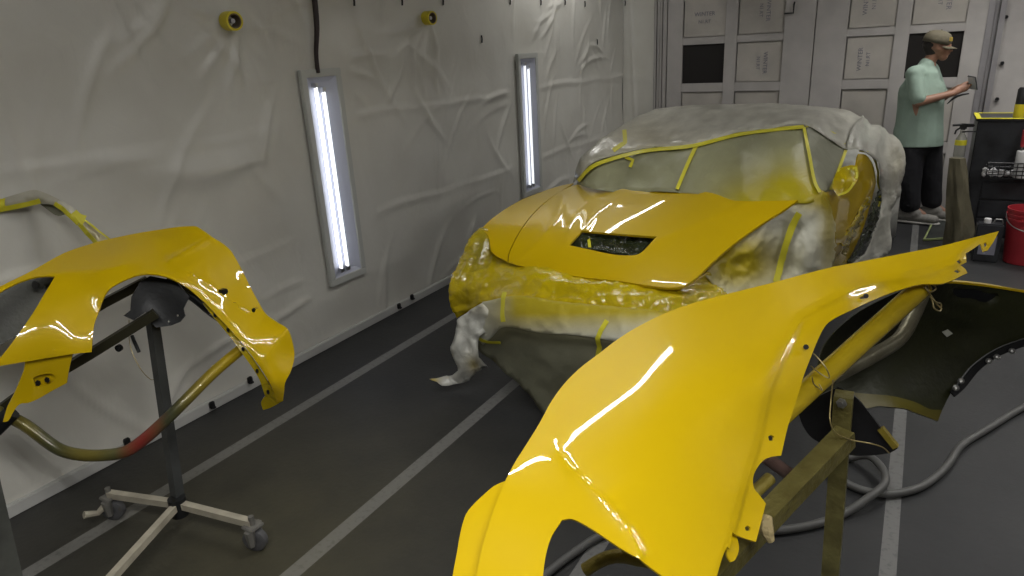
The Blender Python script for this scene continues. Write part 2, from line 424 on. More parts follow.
def floor_mat():
    m = bpy.data.materials.new('dark painted concrete'); m.use_nodes = True; nt = m.node_tree; b = nt.nodes['Principled BSDF']; L = nt.links.new
    tc = nt.nodes.new('ShaderNodeTexCoord'); sp = nt.nodes.new('ShaderNodeSeparateXYZ'); L(tc.outputs['Object'], sp.inputs[0])
    def math_(op, a, c=None):
        n = nt.nodes.new('ShaderNodeMath'); n.operation = op
        for i, q in enumerate((a, c)):
            if q is None: continue
            if isinstance(q, (int, float)): n.inputs[i].default_value = q
            else: L(q, n.inputs[i])
        return n.outputs[0]
    nz = nt.nodes.new('ShaderNodeTexNoise'); nz.inputs['Scale'].default_value = 1.6; nz.inputs['Detail'].default_value = 8; nz.inputs['Roughness'].default_value = .65
    L(tc.outputs['Object'], nz.inputs['Vector'])
    cr = nt.nodes.new('ShaderNodeValToRGB'); e = cr.color_ramp.elements
    e[0].position = .3; e[0].color = (.013, .014, .0155, 1); e[1].position = .75; e[1].color = (.031, .0315, .032, 1)
    L(nz.outputs[0], cr.inputs[0])
    fine = nt.nodes.new('ShaderNodeTexNoise'); fine.inputs['Scale'].default_value = 45; fine.inputs['Detail'].default_value = 5
    L(tc.outputs['Object'], fine.inputs['Vector'])
    tot = None
    for x, w in ((-2.672, .036), (-1.765, .034), (-.835, .030), (.097, .026)):
        d = math_('ABSOLUTE', math_('SUBTRACT', sp.outputs[0], x))
        k = math_('LESS_THAN', d, w); tot = k if tot is None else math_('MAXIMUM', tot, k)
    worn = nt.nodes.new('ShaderNodeMapRange'); worn.inputs[1].default_value = .33; worn.inputs[2].default_value = .48; worn.inputs[3].default_value = .7
    L(fine.outputs[0], worn.inputs[0]); tot = math_('MULTIPLY', tot, worn.outputs[0])
    mx = nt.nodes.new('ShaderNodeMix'); mx.data_type = 'RGBA'; L(tot, mx.inputs['Factor']); L(cr.outputs[0], mx.inputs['A']); mx.inputs['B'].default_value = (.155, .155, .15, 1)
    # dusty yellow overspray beside the parked body panels
    pos = nt.nodes.new('ShaderNodeVectorMath'); pos.operation = 'DISTANCE'; L(tc.outputs['Object'], pos.inputs[0]); pos.inputs[1].default_value = (-2.0, 1.35, 0)
    mr = nt.nodes.new('ShaderNodeMapRange'); mr.inputs[1].default_value = .2; mr.inputs[2].default_value = 1.3; mr.inputs[3].default_value = .45; mr.inputs[4].default_value = 0
    L(pos.outputs['Value'], mr.inputs[0])
    m2 = nt.nodes.new('ShaderNodeMix'); m2.data_type = 'RGBA'; L(math_('MULTIPLY', mr.outputs[0], nz.outputs[0]), m2.inputs['Factor']); L(mx.outputs['Result'], m2.inputs['A']); m2.inputs['B'].default_value = (.14, .12, .04, 1)
    L(m2.outputs['Result'], b.inputs['Base Color'])
    b.inputs['Roughness'].default_value = .55
    bp = nt.nodes.new('ShaderNodeBump'); bp.inputs['Strength'].default_value = .15; bp.inputs['Distance'].default_value = .01; L(fine.outputs[0], bp.inputs['Height']); L(bp.outputs[0], b.inputs['Normal'])
    return m
tag(box('floor', ((XW+XR)/2, (YB+YF)/2, -.05), (XR-XW+.4, YB-YF+.4, .1), floor_mat(), bev=0), kind='structure')
f = bpy.data.objects['floor']
tag(box('ceiling', ((XW+XR)/2, (YB+YF)/2, ZC+.05), (XR-XW+.4, YB-YF+.4, .1), M['ceil'], bev=0), kind='structure')
tag(box('wall_right', (XR+.05, (YB+YF)/2, ZC/2), (.1, YB-YF, ZC), M['ceil'], bev=0), kind='structure')
tag(box('wall_front', ((XW+XR)/2, YF-.05, ZC/2), (XR-XW, .1, ZC), M['ceil'], bev=0), kind='structure')
tag(box('wall_back', ((XW+XR)/2, YB+.10, ZC/2), (XR-XW+.2, .1, ZC), M['white'], bev=0), kind='structure')
tag(box('baseboard_left', (XW+.022, (YB+YF)/2, .028), (.03, YB-YF, .056), mat('white edge tape', (.50, .50, .48), .5, var=.1, vscale=3), bev=.004), kind='structure')

def back_wall():
    # sheeted stretch of the back wall beside the corner
    n = 40; V = []; Fc = []; xr = P(653, 40, 'y', YB).x
    for i in range(n):
        for j in range(80):
            x = XW + (xr - XW) * i / (n - 1); z = ZC * j / 79
            y = YB + .03 - .02 * noise.noise(Vector((x * 5, z * 1.2, 8))) - .012 * math.exp(-((x - XW - .2 + .05 * z) / .02) ** 2) - .01 * math.exp(-((z - 1.35) / .02) ** 2)
            V.append((x, y, z))
    for i in range(n-1):
        for j in range(79): Fc.append((i*80+j, (i+1)*80+j, (i+1)*80+j+1, i*80+j+1))
    tag(mesh_obj('wall_back_sheet', V, Fc, M['sheet'], ang=180), kind='structure').name = 'wall_corner'
    y0 = YB + .02
    X = lambda u, v=45: P(u, v, 'y', YB).x
    # corner trim boards
    xt = X(655); 
    bm = bmesh.new()
    for k, (a, w, d) in enumerate(((0, .022, .05), (.03, .03, .035), (.068, .02, .05), (.095, .045, .03))):
        add_box(bm, (xt + a + w/2, y0 - d/2, ZC/2), (w, d, ZC), None, .003)
    tag(bm_obj('trim_1', bm, M['white']), kind='structure')
    bm = bmesh.new(); xj = X(985, 30)
    for k, (a, w, d) in enumerate(((0, .05, .05), (.055, .03, .025), (.09, .045, .07))):
        add_box(bm, (xj + a + w/2, y0 - d/2, ZC/2), (w, d, ZC), None, .003)
    tag(bm_obj('trim_2', bm, mat('galvanised jamb', (.30, .29, .30), .4, metal=.4, var=.1)), kind='structure')
    # the door: two leaves, each a grid of stiles and rails with boarded or glazed lights
    door = bpy.data.objects.new('door_1', None); COL.objects.link(door); door.location = ((X(668)+X(985))/2, YB, 0); tag(door, kind='structure')
    zs = [(.10, .55), (.66, 1.18), (1.275, 1.69), (1.765, 2.30), (2.40, 2.9)]
    cols = [(X(683), X(725)), (X(737), X(783)), (X(846), X(893)), (X(908), X(963, 40))]
    xs0, xs1, xm = X(668), X(985, 30), (X(783) + X(846)) / 2
    frame = bmesh.new()
    for a, b in ((xs0, cols[0][0]), (cols[0][1], cols[1][0]), (cols[1][1], xm - .004), (xm + .004, cols[2][0]), (cols[2][1], cols[3][0]), (cols[3][1], xs1)):
        add_box(frame, ((a+b)/2, YB, 1.5), (b-a, .045, 3.0), None, .004)
    zr = [0] + [z for p in zs for z in p] + [3.0]
    for (a, b) in cols:
        for k in range(0, len(zr), 2): add_box(frame, ((a+b)/2, YB, (zr[k]+zr[k+1])/2), (b-a+.004, .041, zr[k+1]-zr[k]), None, .003)
    bm_obj('door_frame', frame, M['white'], door)
    for i, (a, b) in enumerate(cols):
        for j, (za, zb) in enumerate(zs):
            glass = j == 2 and i in (0, 3)
            if glass:
                box('pane', ((a+b)/2, YB+.012, (za+zb)/2), (b-a+.01, .008, zb-za+.01), M['dglass'], door, bev=0)['label'] = 'dark window pane'
            else:
                pn = box('door_panel', ((a+b)/2 + .004, YB+.006, (za+zb)/2), (b-a-.012, .018, zb-za-.012), M['board'], door, bev=.003)
            if j == 3 or (j == 2 and i in (1, 2)):
                for t, (s, dz) in enumerate((('WINTER', 0), ('N1.RT', -.075))):
                    tx = bpy.data.curves.new('t', 'FONT'); tx.body = s; tx.size = .06 if t == 0 else .05; tx.align_x = 'CENTER'; tx.extrude = .001
                    to = bpy.data.objects.new('t', tx); COL.objects.link(to)
                    me = bpy.data.meshes.new_from_object(to.evaluated_get(bpy.context.evaluated_depsgraph_get())); bpy.data.objects.remove(to)
                    o = link('printed_text', me, M['ink'])
                    rot = Matrix.Rotation(PI/2, 4, 'X')
                    if i: rot = Matrix.Rotation((PI/2) * (1 if i != 2 else -1), 4, 'Y') @ rot
                    if i == 0: c = Vector(((a+b)/2, YB - .005, (1.985 if j == 3 else 1.5) + dz))
                    else: c = Vector(((a+b)/2 + (.05 if t == 0 else -.02) * (1 if i != 2 else -1), YB - .005, (2.0 if j == 3 else 1.47)))
                    me.transform(Matrix.Translation(c) @ rot); child(o, door)
    # latch on the middle stile
    c = P(791, 8, 'y', YB - .03)
    tube('door_latch', [c + Vector((.03, .02, .06)), c + Vector((.03, -.02, .03)), c + Vector((.03, -.02, -.05)), c + Vector((-.06, -.02, -.05))], .008, M['dark'], door, 8)
back_wall()
# bolts on the panel beside the jamb
for i, ((u, v), lab) in enumerate((((1006, 17), 'dark bolt high on the white wall right of the door jamb, topmost of the column'),
            ((1002, 63), 'small dark bolt on the white wall right of the door, level with the man\'s cap'),
            ((997, 99), 'dark bolt on the white wall right of the door, just above the black cart'))):
    c = P(u, v, 'y', YB + .05); t = lathe('wall_bolt', [(0, -.035), (.016, -.035), (.018, -.028), (.018, -.012), (.009, -.011), (.009, .02), (0, .02)], c, M['dark'], axis=(0, 1, 0), seg=6)
    tag(t, lab, 'bolt', 'bolts beside the door')

# ------------------------------------------------------------------ wall lamps
def wall_lamp(y0, y1, z0, z1, label, glow='tubeglow'):
    yc, zc = (y0+y1)/2, (z0+z1)/2; x = XW + .012
    root = thing('wall_lamp', (x, yc, z0), label, 'lamp', 'recessed wall lamps')
    fw = .045
    bm = bmesh.new()
    for (a, b, c, d) in ((y0-fw, y1+fw, z1, z1+fw), (y0-fw, y1+fw, z0-fw, z0), (y0-fw, y0, z0, z1), (y1, y1+fw, z0, z1)):
        add_box(bm, (x+.012, (a+b)/2, (c+d)/2), (.03, b-a, d-c), None, .004)
    bm_obj('lamp_frame', bm, M['frame'], root)
    # shallow tray reflector
    V = [(x+.02, y0, z0), (x+.02, y1, z0), (x+.02, y1, z1), (x+.02, y0, z1)]
    dp = .004
    V += [(x+dp, y0+.05, z0+.03), (x+dp, y1-.05, z0+.03), (x+dp, y1-.05, z1-.03), (x+dp, y0+.05, z1-.03)]
    mesh_obj('reflector', V, [(4, 5, 6, 7), (0, 1, 5, 4), (1, 2, 6, 5), (2, 3, 7, 6), (3, 0, 4, 7)], M['reflector'], root, 20)
    for k, fy in enumerate((.22, .46)):
        yy = y0 + (y1-y0)*fy
        t = tube('fluorescent_tube', [(x+.03, yy, z0+.05), (x+.03, yy, z1-.05 - .03*k)], .0105, M[glow], root, 14)
        for zz in (z0+.045, z1-.045 - .03*k):
            c = box('tube_holder', (x+.026, yy, zz), (.034, .03, .03), M['cap'], root)
    return root
wall_lamp(2.985, 3.225, .425, 1.655, 'tall lit fluorescent lamp set in the plastic-sheeted wall under the hanging cable')
wall_lamp(5.52, 5.80, .48, 1.665, 'narrow lit fluorescent lamp set in the plastic-sheeted wall behind the masked car', 'tubedim')

# tape rolls on the wall, cable, pins
for (u, v, lab) in ((231, 21, 'roll of yellow tape hung on the sheeted wall, left of the hanging cable'), (429, 18, 'roll of yellow tape hung on the sheeted wall, right of the hanging cable')):
    c = P(u, v, 'x', XW + .05)
    r = thing('tape_roll', c, lab, 'tape', 'tape rolls on the wall')
    ax = Vector((1, -.15, -.05)).normalized()
    o = lathe('tape', [(.036, -.035), (.046, -.035), (.047, -.03), (.047, .03), (.046, .035), (.036, .035)], c, M['yplastic'], r, ax, 28, True)
    o = lathe('cardboard_core', [(.031, -.036), (.0362, -.036), (.0362, .036), (.031, .036)], c, M['card'], r, ax, 28, True)
    tube('peg', [c - ax*.05, c + ax*.02], .012, M['cap'], r, 10)
a, b = P(311, -30, 'x', XW + .05), P(318, 73, 'x', XW + .04)
tg = tube('hanging_cable', [a + Vector((0, 0, .5)), a, a.lerp(b, .5) + Vector((.01, .006, 0)), b.lerp(a, .2) + Vector((0, -.004, 0)), b], [.017, .017, .016, .013, .013], M['cable'], None, 10, 6)
tag(tg, 'dark brown cable hanging down the sheeted wall into the nearer wall lamp', 'cable')
pins = [(355, 1), (402, 1), (443, 1), (483, 39), (511, 1), (540, 2), (564, 2), (585, 4), (598, 42), (625, 3)]
desc = ['first black pin from the left along the top edge of the wall sheeting', 'second black pin from the left along the top edge of the wall sheeting', 'third black pin along the top of the sheeting, right of the tape roll',
        'black pin in the sheeting below the others, between tape roll and far lamp', 'fourth black pin from the left along the top of the sheeting', 'black pin at sheeting top above the far lamp\'s right edge',
        'second black pin right of the far lamp at the sheeting top', 'last black pin along the top of the left wall near the corner', 'black pin low in the sheeting, right of the far lamp', 'black pin on the sheeted return beside the white corner boards']
for (u, v), d in zip(pins, desc):
    c = P(u, v, 'y', YB) if u > 610 else P(u, v, 'x', XW + .01)
    if u < 610: c.x = wallx(c.y, c.z) + .006
    t = tube('sheet_pin', [c + Vector((0, 0, -.028)), c + Vector((.004, 0, 0)), c + Vector((0, 0, .028))], .0065, M['black'], None, 6)
    tag(t, d, 'pin', 'pins holding the sheeting')
for (u, v), d in zip([(127, 442), (212, 405), (250, 380), (399, 306), (412, 297)], ['black clip at the wall foot seen below the bent tube', 'grey-black clip at the wall foot right of the stand post', 'black clip at the wall foot beside the yellow tail end of the quarter panel', 'left of two black clips at the wall foot right of the near lamp', 'right of two black clips at the wall foot right of the near lamp']):
    c = P(u, v, 'x', XW + .043)
    bm = bmesh.new(); add_box(bm, c, (.02, .03, .04), None, .005); add_box(bm, c + Vector((.006, 0, -.012)), (.03, .02, .012), None, .003)
    tag(bm_obj('sheet_clip', bm, M['black']), d, 'clip', 'clips along the wall foot')
# ------------------------------------------------------------------ the masked car
CF = Field([
 # hood and left fender
 (577,184,'y',3.98),(620,187,'y',3.98),(690,191,'y',3.92),(745,197,'y',3.88),(797,201,'y',3.80),
 (544,203,'y',3.57),(523,226,'y',3.30),(509,255,'y',3.12),(573,183,'x',-2.0),(548,189,'x',-2.08),(523,199,'x',-2.12),(492,218,'x',-2.12),(471,239,'x',-2.12),
 (491,240,'x',-2.02),(610,235,'y',3.36),
 (560,270,'y',3.03),(598,279,'y',2.99),(640,285,'y',2.97),(684,286,'y',2.98),(700,275,'y',3.12),(735,242,'y',3.42),(765,221,'y',3.62),
 # nose below the hood
 (463,260,'x',-2.14),(452,285,'x',-2.13),(451,302,'x',-2.12),(490,262,'x',-1.98),(480,285,'y',2.92),(460,312,'x',-2.08),
 (483,302,'y',2.88),(520,290,'y',2.86),(560,300,'y',2.80),(620,310,'y',2.76),(680,318,'y',2.80),(505,324,'y',2.75),(541,331,'y',2.68),(595,336,'y',2.64),(650,345,'y',2.62),
 (481,350,'y',2.86),(510,377,'y',2.72),(544,414,'y',2.66),(600,400,'y',2.62),(660,420,'y',2.62),(720,400,'y',2.68),(760,350,'y',2.85),
 # windshield and roof
 (590,167,'y',4.02),(643,151,'y',4.28),(693,146,'y',4.42),(777,130,'y',4.62),(803,128,'y',4.66),(740,165,'y',4.22),(680,170,'y',4.12),(630,172,'y',4.10),
 (583,160,'y',4.06),(600,142,'y',4.35),(620,128,'y',4.75),(640,118,'y',5.25),(670,110,'y',5.55),(700,107,'y',5.7),(760,106,'y',5.75),(820,109,'y',5.7),(860,120,'y',5.8),
 (700,125,'y',4.95),(760,120,'y',5.05),(650,133,'y',4.80),(820,118,'y',5.15),
 # right side
 (812,180,'y',4.05),(845,150,'y',5.0),(835,186,'y',4.35),(822,194,'y',3.98),(860,153,'y',4.95),(873,166,'y',5.25),(874,186,'y',5.38),(870,204,'y',5.36),(863,229,'y',5.30),(855,247,'y',5.22),(847,263,'y',5.15),
 (831,222,'y',4.05),(834,236,'y',4.05),(829,267,'y',4.02),(800,230,'y',3.80),(775,245,'y',3.65),(790,265,'y',3.75),(735,270,'y',3.38),(715,285,'y',3.20),(700,300,'y',3.02),(740,300,'y',3.25),(800,300,'y',3.70),
 (885,138,'y',5.9),(899,160,'y',6.1),(900,180,'y',6.1),(895,205,'y',6.0),(887,240,'y',5.9),(870,258,'y',5.7),(880,190,'y',5.6),
], 4e-3)
root = thing('car', (-1.05, 4.7, 0), 'low yellow sports car masked in film and paper with its nose toward the lens', 'car')
def car_base():                   # the closed body under all the wrapping
    ax = Vector((.11, .994, 0)).normalized(); sd = Vector((ax.y, -ax.x, 0)); o = Vector((-1.33, 2.78, 0))
    secs = [(.06, .40, .22, .40), (.16, .52, .16, .46), (.45, .55, .15, .52), (1.05, .56, .15, .66), (1.45, .60, .15, .72), (1.9, .62, .15, .90), (2.35, .60, .15, 1.0), (2.8, .60, .15, .98), (3.4, .70, .16, .82), (4.0, .72, .2, .70), (4.25, .60, .3, .6)]
    V, Fc, n = [], [], 20
    for (l, w, z0, z1) in secs:
        for k in range(n):
            a = 2*PI*k/n; c, s = math.cos(a), math.sin(a); e = .45
            xx = w * abs(c)**e * (1 if c > 0 else -1); zz = (z0+z1)/2 + (z1-z0)/2 * abs(s)**e * (1 if s > 0 else -1)
            if zz > .75: xx *= 1 - .55 * (zz - .75) / .4
            V.append(o + ax*l + sd*xx + Vector((0, 0, zz)))
    for i in range(len(secs)-1):
        for k in range(n): Fc.append((i*n+k, i*n+(k+1) % n, (i+1)*n+(k+1) % n, (i+1)*n+k))
    Fc += [tuple(range(n)), tuple(range((len(secs)-1)*n, len(secs)*n))[::-1]]
    b = mesh_obj('body', [v + ax*.22 for v in V], Fc, M['dark'], root, 60)
    for l, s in ((.95, 1), (.95, -1), (3.45, 1), (3.45, -1)):     # wheels stand on the floor behind the drapes
        c = o + ax*l + sd*((.62 if l > 2 else .40)*s) + Vector((0, 0, .33))
        w = lathe('wheel', [(.0, -.09), (.22, -.09), (.31, -.10), (.33, -.07), (.33, .07), (.31, .10), (.22, .09), (0, .07)], c, M['rubber'], root, tuple(sd*s), 32)
car_base()
HD = Poly(CF, [(573,184),(640,188),(712,193),(765,201),(798,200),(763,223),(715,260),(684,286),(622,282),(565,275),(507,262),(491,252),(481,229),(492,218),(523,199),(544,191)], 3)
# hood: one moulded skin with its raised centre and the square vent hole
vent = [(569,246),(582,231),(657,237),(635,255.5)]
hood_cr = add(creases([([(600,188),(575,215),(566,244),(548,268)], .005, 8), ([(745,203),(700,222),(660,240),(637,258),(598,279)], .0025, 4), ([(563,199),(557,222),(538,243),(517,265)], .008, 4.5),
                       ([(625,192),(598,213),(585,229)], .004, 3)]), step_in([(545,250),(585,222),(690,226),(660,262),(600,272)], -.004, 25))
hood = panel('hood', [(575,185),(600,187),(640,188),(676,189),(712,193),(734,200.5),(765,201),(798,200),(782,211),(763,223),(735,243),(715,260),(698,276),(684,285.5),(670,287.5),(649,285.5),(622,281.5),(598,279),(565,274.5),(544,269),(519,266),(508.5,262.5),(510,252),(524,226),(545,203)],
    HD, M['paint'], root, [vent], 3, .040, .012, hood_cr, ang=50)
fender = panel('left_fender', [(573.5,183),(559,186),(544,191),(523,199),(507,208),(492,218.5),(481,229),(488,236),(492,252),(507.3,262),(509,252),(523,226),(544,203)], HD, M['paint'], root, (), 3, .030, .01, ang=50)
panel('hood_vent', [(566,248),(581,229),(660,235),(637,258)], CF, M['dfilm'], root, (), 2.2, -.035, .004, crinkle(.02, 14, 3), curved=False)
ribbon('tape_strip', [(583,233),(588,238),(590,249)], 3, CF, M['tape'], root, -.012)
# wrinkled yellow film over the nose and headlamp
panel('nose_film', [(481,229),(471,239),(465,252),(460,262),(453,278),(450.5,292),(451.5,305),(458,317),(470,311),(484,303),(500,318),(530,325),(560,328),(600,330),(640,338),(690,345),(735,318),(720,288),(705,272),(690,282),(650,281),(598,273),(544,262),(507,257),(493,247),(489,234)],
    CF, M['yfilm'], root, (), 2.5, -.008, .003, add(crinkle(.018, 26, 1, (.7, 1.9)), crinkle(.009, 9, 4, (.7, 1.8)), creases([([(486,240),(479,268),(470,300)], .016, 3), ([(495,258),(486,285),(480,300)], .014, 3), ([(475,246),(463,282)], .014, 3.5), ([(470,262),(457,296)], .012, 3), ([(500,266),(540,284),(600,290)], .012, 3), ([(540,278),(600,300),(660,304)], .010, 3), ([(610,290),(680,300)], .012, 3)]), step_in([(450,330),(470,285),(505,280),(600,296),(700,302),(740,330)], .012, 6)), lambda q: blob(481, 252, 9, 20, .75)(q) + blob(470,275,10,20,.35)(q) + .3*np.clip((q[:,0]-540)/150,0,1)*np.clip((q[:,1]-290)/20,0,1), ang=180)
# grey paper skirt taped under the nose film
spr = lambda q: np.clip((341 - q[:, 1]) / 26, 0, 1) ** 1.2 * np.clip((q[:, 0]-478) / 40, .12, 1)
bulge = add(step_in([(480,345),(505,326),(541,332),(600,338),(720,352),(760,420),(560,440),(470,380)], .04, 12), crinkle(.012, 50, 5, (1, .8)), crinkle(.005, 20, 15))
panel('masking_paper', [(484,302),(478,318),(480,336),(484,345),(492,338),(505,327),(541,333),(570,335),(600,339),(660,349),(720,355),(765,368),(745,322),(700,316),(640,311),(560,303),(520,297)],
    CF, M['white_paper'], root, (), 3, .026, .002, bulge, lambda q: spr(q), ang=180)
panel('paper_skirt', [(481,351),(484,330),(505,318),(541,324),(600,330),(660,341),(720,348),(770,365),(722,412),(640,431),(575,434),(544,418),(526,397),(509,380),(495,367)],
    CF, M['paper'], root, (), 4, .006, .002, add(bulge, crinkle(.010, 36, 9), creases([([(590,350),(600,385)], .004, 6), ([(548,348),(530,372)], .004, 7), ([(640,352),(655,400)], .004, 6)])), lambda q: .1 * np.clip((350-q[:,1])/20,0,1), ang=180)
for l, w in (([(506,293),(504,307),(505,322)], 4), ([(608,322),(600,335),(595,352),(593,364)], 4.5), ([(481,338),(489,342),(497,344)], 3)):
    ribbon('tape_strip', l, w, CF, M['tape'], root, .03, disp=bulge)
# loose end of film hanging to the floor at the corner
LF = Field([(484,303,'y',2.86),(459,321,'y',2.84),(470,340,'y',2.80),(454,350,'z',.22),(478,350,'y',2.80),(460,367,'z',.13),(478,364,'z',.12),(466,377,'z',.05),(442,386,'z',.02),(432,382,'z',.03),(450,374,'z',.06)], 1e-3)
panel('loose_film', [(484,302),(470,311),(459,321),(456,336),(453,350),(457,362),(459,368),(452,375),(443,379),(431,380.5),(438,384),(442,387.5),(452,386),(466,378),(474,369),(488,363),(478,354),(480,338),(493,326),(500,318)],
    LF, M['film'], root, (), 3, .03, .003, add(crinkle(.03, 22, 2, (1.3, .7)), crinkle(.01, 9, 2)), lambda q: .25 * np.clip((318-q[:,1])/18, 0, 1) + blob(472,362,6,7,.5)(q) + blob(434,382,5,4,.9)(q), ang=180)
# windshield film, roof film, tapes
wcr = add(crinkle(.007, 30, 8, (1, 1.6)), crinkle(.003, 11, 3, (1, 1.4)), creases([([(614,151+14),(605,186)], .008, 3), ([(636,168),(628,186)], .006, 3)]))
panel('windshield_film', [(577,184),(581,176),(592,164),(615,156),(643,150),(693,145),(737,134),(777,128.5),(804,126.5),(809,150),(815,181),(822,194),(812,203),(797,204),(765,205),(734,204),(712,197),(676,193),(640,192),(600,191)],
    CF, M['wfilm'], root, (), 4, .0, .003, wcr, lambda q: np.clip(blob(795, 198, 52, 32, 1.1)(q) + blob(760,205,50,20,.6)(q), 0, 1), ang=180)
rcr = add(crinkle(.015, 40, 7, (.6, 1.6)), crinkle(.006, 13, 12, (.6, 1.7)), creases([([(655,113),(700,116),(760,113)], .02, 2), ([(640,122),(700,124)], .012, 2)]))
panel('roof_film', [(573,183),(576,172),(582,160),(591,150),(601,141),(620,128),(640,117.5),(655,112),(672,109),(700,106.5),(730,106),(760,105.5),(790,106),(822,108),(845,112),(862,119),(855,135),(846,152),(826,140),(804,126.5),(777,129),(737,134.5),(693,145.5),(643,150.5),(615,156.5),(592,164.5),(581,176)],
    CF, M['film'], root, (), 4, .012, .003, rcr, lambda q: .08 + blob(640,140,50,18,.15)(q), ang=180)
ribbon('tape_strip', [(578,181),(590,168),(605,161),(643,151),(693,145.5),(737,134.5),(777,129),(804,126.5)], 3.6, CF, M['tape'], root, .05)
ribbon('tape_strip', [(696,146),(688,163),(677,189)], 3.6, CF, M['tape'], root, .04)
ribbon('tape_strip', [(624,131),(625,144),(613,152)], 4.2, CF, M['tape'], root, .018, disp=rcr)
ribbon('tape_strip', [(625,157),(633,160),(630,167)], 3, CF, M['tape'], root, .026)
# side window paper with its taped edges
panel('side_window_paper', [(804,127),(815,123),(827,127),(845,142),(846,152),(838,172),(832,188),(822,193),(815,182),(809,152)], CF, M['paper'], root, (), 3, .02, .003, crinkle(.006, 20, 4), ang=180)
for l in ([(804,127),(809,152),(815,182),(820,192)], [(806,126),(816,122.5),(828,127),(846,143)], [(846,150),(838,172),(831,190)]):
    ribbon('tape_strip', l, 3, CF, M['tape'], root, .055)
# right-hand side: masked wheel bay, door, mirror, drapes
bay = add(lambda q: crinkle(.013, 13, 21)(q) * np.clip((768 - q[:, 0]) / 40, 0, 1), crinkle(.010, 18, 11), crinkle(.004, 7, 13), creases([([(765,225),(750,250),(742,275)], .012, 4), ([(800,215),(806,245),(800,275)], .010, 4), ([(818,196),(822,230),(818,270)], .010, 3), ([(725,258),(745,252),(760,240)], .014, 4)]))
panel('wheel_bay_film', [(701,276),(715,261),(735,244),(763,224),(782,212),(798,201),(815,190),(824,194),(830,212),(835,236),(831,267),(822,300),(780,318),(745,318),(728,302)], CF, M['white_paper'], root, (), 2.2, -.01, .003, bay,
    lambda q: np.clip(blob(735,262,44,30,1.2)(q) + blob(812,196,24,14,1.0)(q) + blob(828,225,10,60,.75)(q), 0, 1), ang=180)
ribbon('tape_strip', [(799,213),(792,226),(784,250),(776,282)], 6.5, CF, M['tape'], root, .03, disp=crinkle(.006, 12, 1))
panel('door', [(822,193),(834,190),(838,196),(849,192),(854,178),(858,154),(866,155),(873,165),(875.5,180),(874,188),(870,205),(863,229),(855,247),(847,264),(838,275),(828,278),(832,255),(835,236),(831,218)], CF, M['paint'], root, (), 3, .02, .008, creases([([(869,185),(853,215),(838,250)], .02, 4)]), ang=50)
panel('door_film', [(868,196),(863,212),(853,232),(843,246),(838,244),(846,228),(855,212),(862,198)], CF, M['yfilm'], root, (), 2.5, .035, .003, crinkle(.03, 9, 2), lambda q: 0*q[:,0] + .1, ang=180)
panel('dark_film_strip', [(876,188),(879,196),(877,212),(870,232),(860,252),(851,264),(846,262),(856,245),(864,228),(870.5,205)], CF, M['dfilm'], root, (), 2.2, .025, .004, crinkle(.03, 8, 5), ang=180)
MF = Field([(840,170,'y',4.30),(858,168,'y',4.34),(856,176,'y',4.30),(833,186,'y',4.22),(847,190,'y',4.22),(845,180,'y',4.22)], 1e-3)
panel('mirror', [(838,171),(848,166),(857,166),(858,176),(852,188),(846,192),(837,195),(832,187)], MF, M['yfilm'], root, (), 2, .07, .10, crinkle(.006, 12, 3), lambda q: blob(852,172,6,5,.6)(q), ang=60)
for l in ([(838,171),(856,167.5),(857,177)], [(857,177),(848,191),(838,195)]): ribbon('tape_strip', l, 2.2, MF, M['tape'], root, .076)
drape = add(crinkle(.03, 26, 14, (1.6, .6)), crinkle(.010, 10, 3, (1.5, .5)))
panel('rear_drape', [(846,143),(850,130),(860,119),(874,126),(885,133),(895,143),(901,158),(902,172),(899,187),(899,196),(890,204),(888,222),(888,240),(884,253),(872,260),(856,266),(850,265),(860,252),(870,232),(877,210),(879,196),(876,180),(873,164),(866,155),(858,153),(846,152)],
    CF, M['film'], root, (), 3, .03, .003, drape, lambda q: blob(893,165,10,22,.12)(q) + .05, ang=180)
ribbon('tape_strip', [(858,152),(867,154),(874,164),(876.5,182),(879,196),(877,210)], 2, CF, M['tape'], root, .018, disp=rcr)
# far side and tail of the wrapping, as it hangs over the body
def tail_wrap():
    ax = Vector((.11, .994, 0)).normalized(); sd = Vector((ax.y, -ax.x, 0)); o = Vector((-1.33, 2.78, 0))
    secs = [(2.0, .64, .92), (2.4, .64, 1.03), (2.9, .66, 1.04), (3.4, .80, .93), (3.9, .86, .84), (4.25, .80, .76), (4.36, .66, .6)]
    V, Fc, n = [], [], 26
    for i, (l, w, z1) in enumerate(secs):
        for k in range(n):
            t = k/(n-1); a = PI * t; c, s = math.cos(a), math.sin(a)
            xx = -w * abs(c)**.5 * (1 if c > 0 else -1); zz = .06 + (z1-.06) * abs(s)**.5
            if zz > .7: xx *= 1 - .5 * (zz - .7) / .45
            p = o + ax*l + sd*xx + Vector((0, 0, zz)); p += Vector((1, 0, .6)) * .02 * noise.noise(p * 5); V.append(p)
    for i in range(len(secs)-1):
        for k in range(n-1): Fc.append((i*n+k, i*n+k+1, (i+1)*n+k+1, (i+1)*n+k))
    Fc.append(tuple(range((len(secs)-1)*n, len(secs)*n)))
    ob = mesh_obj('tail_film', V, Fc, M['film'], root, 60)
    sm = ob.modifiers.new('solid', 'SOLIDIFY'); sm.thickness = .003
tail_wrap()

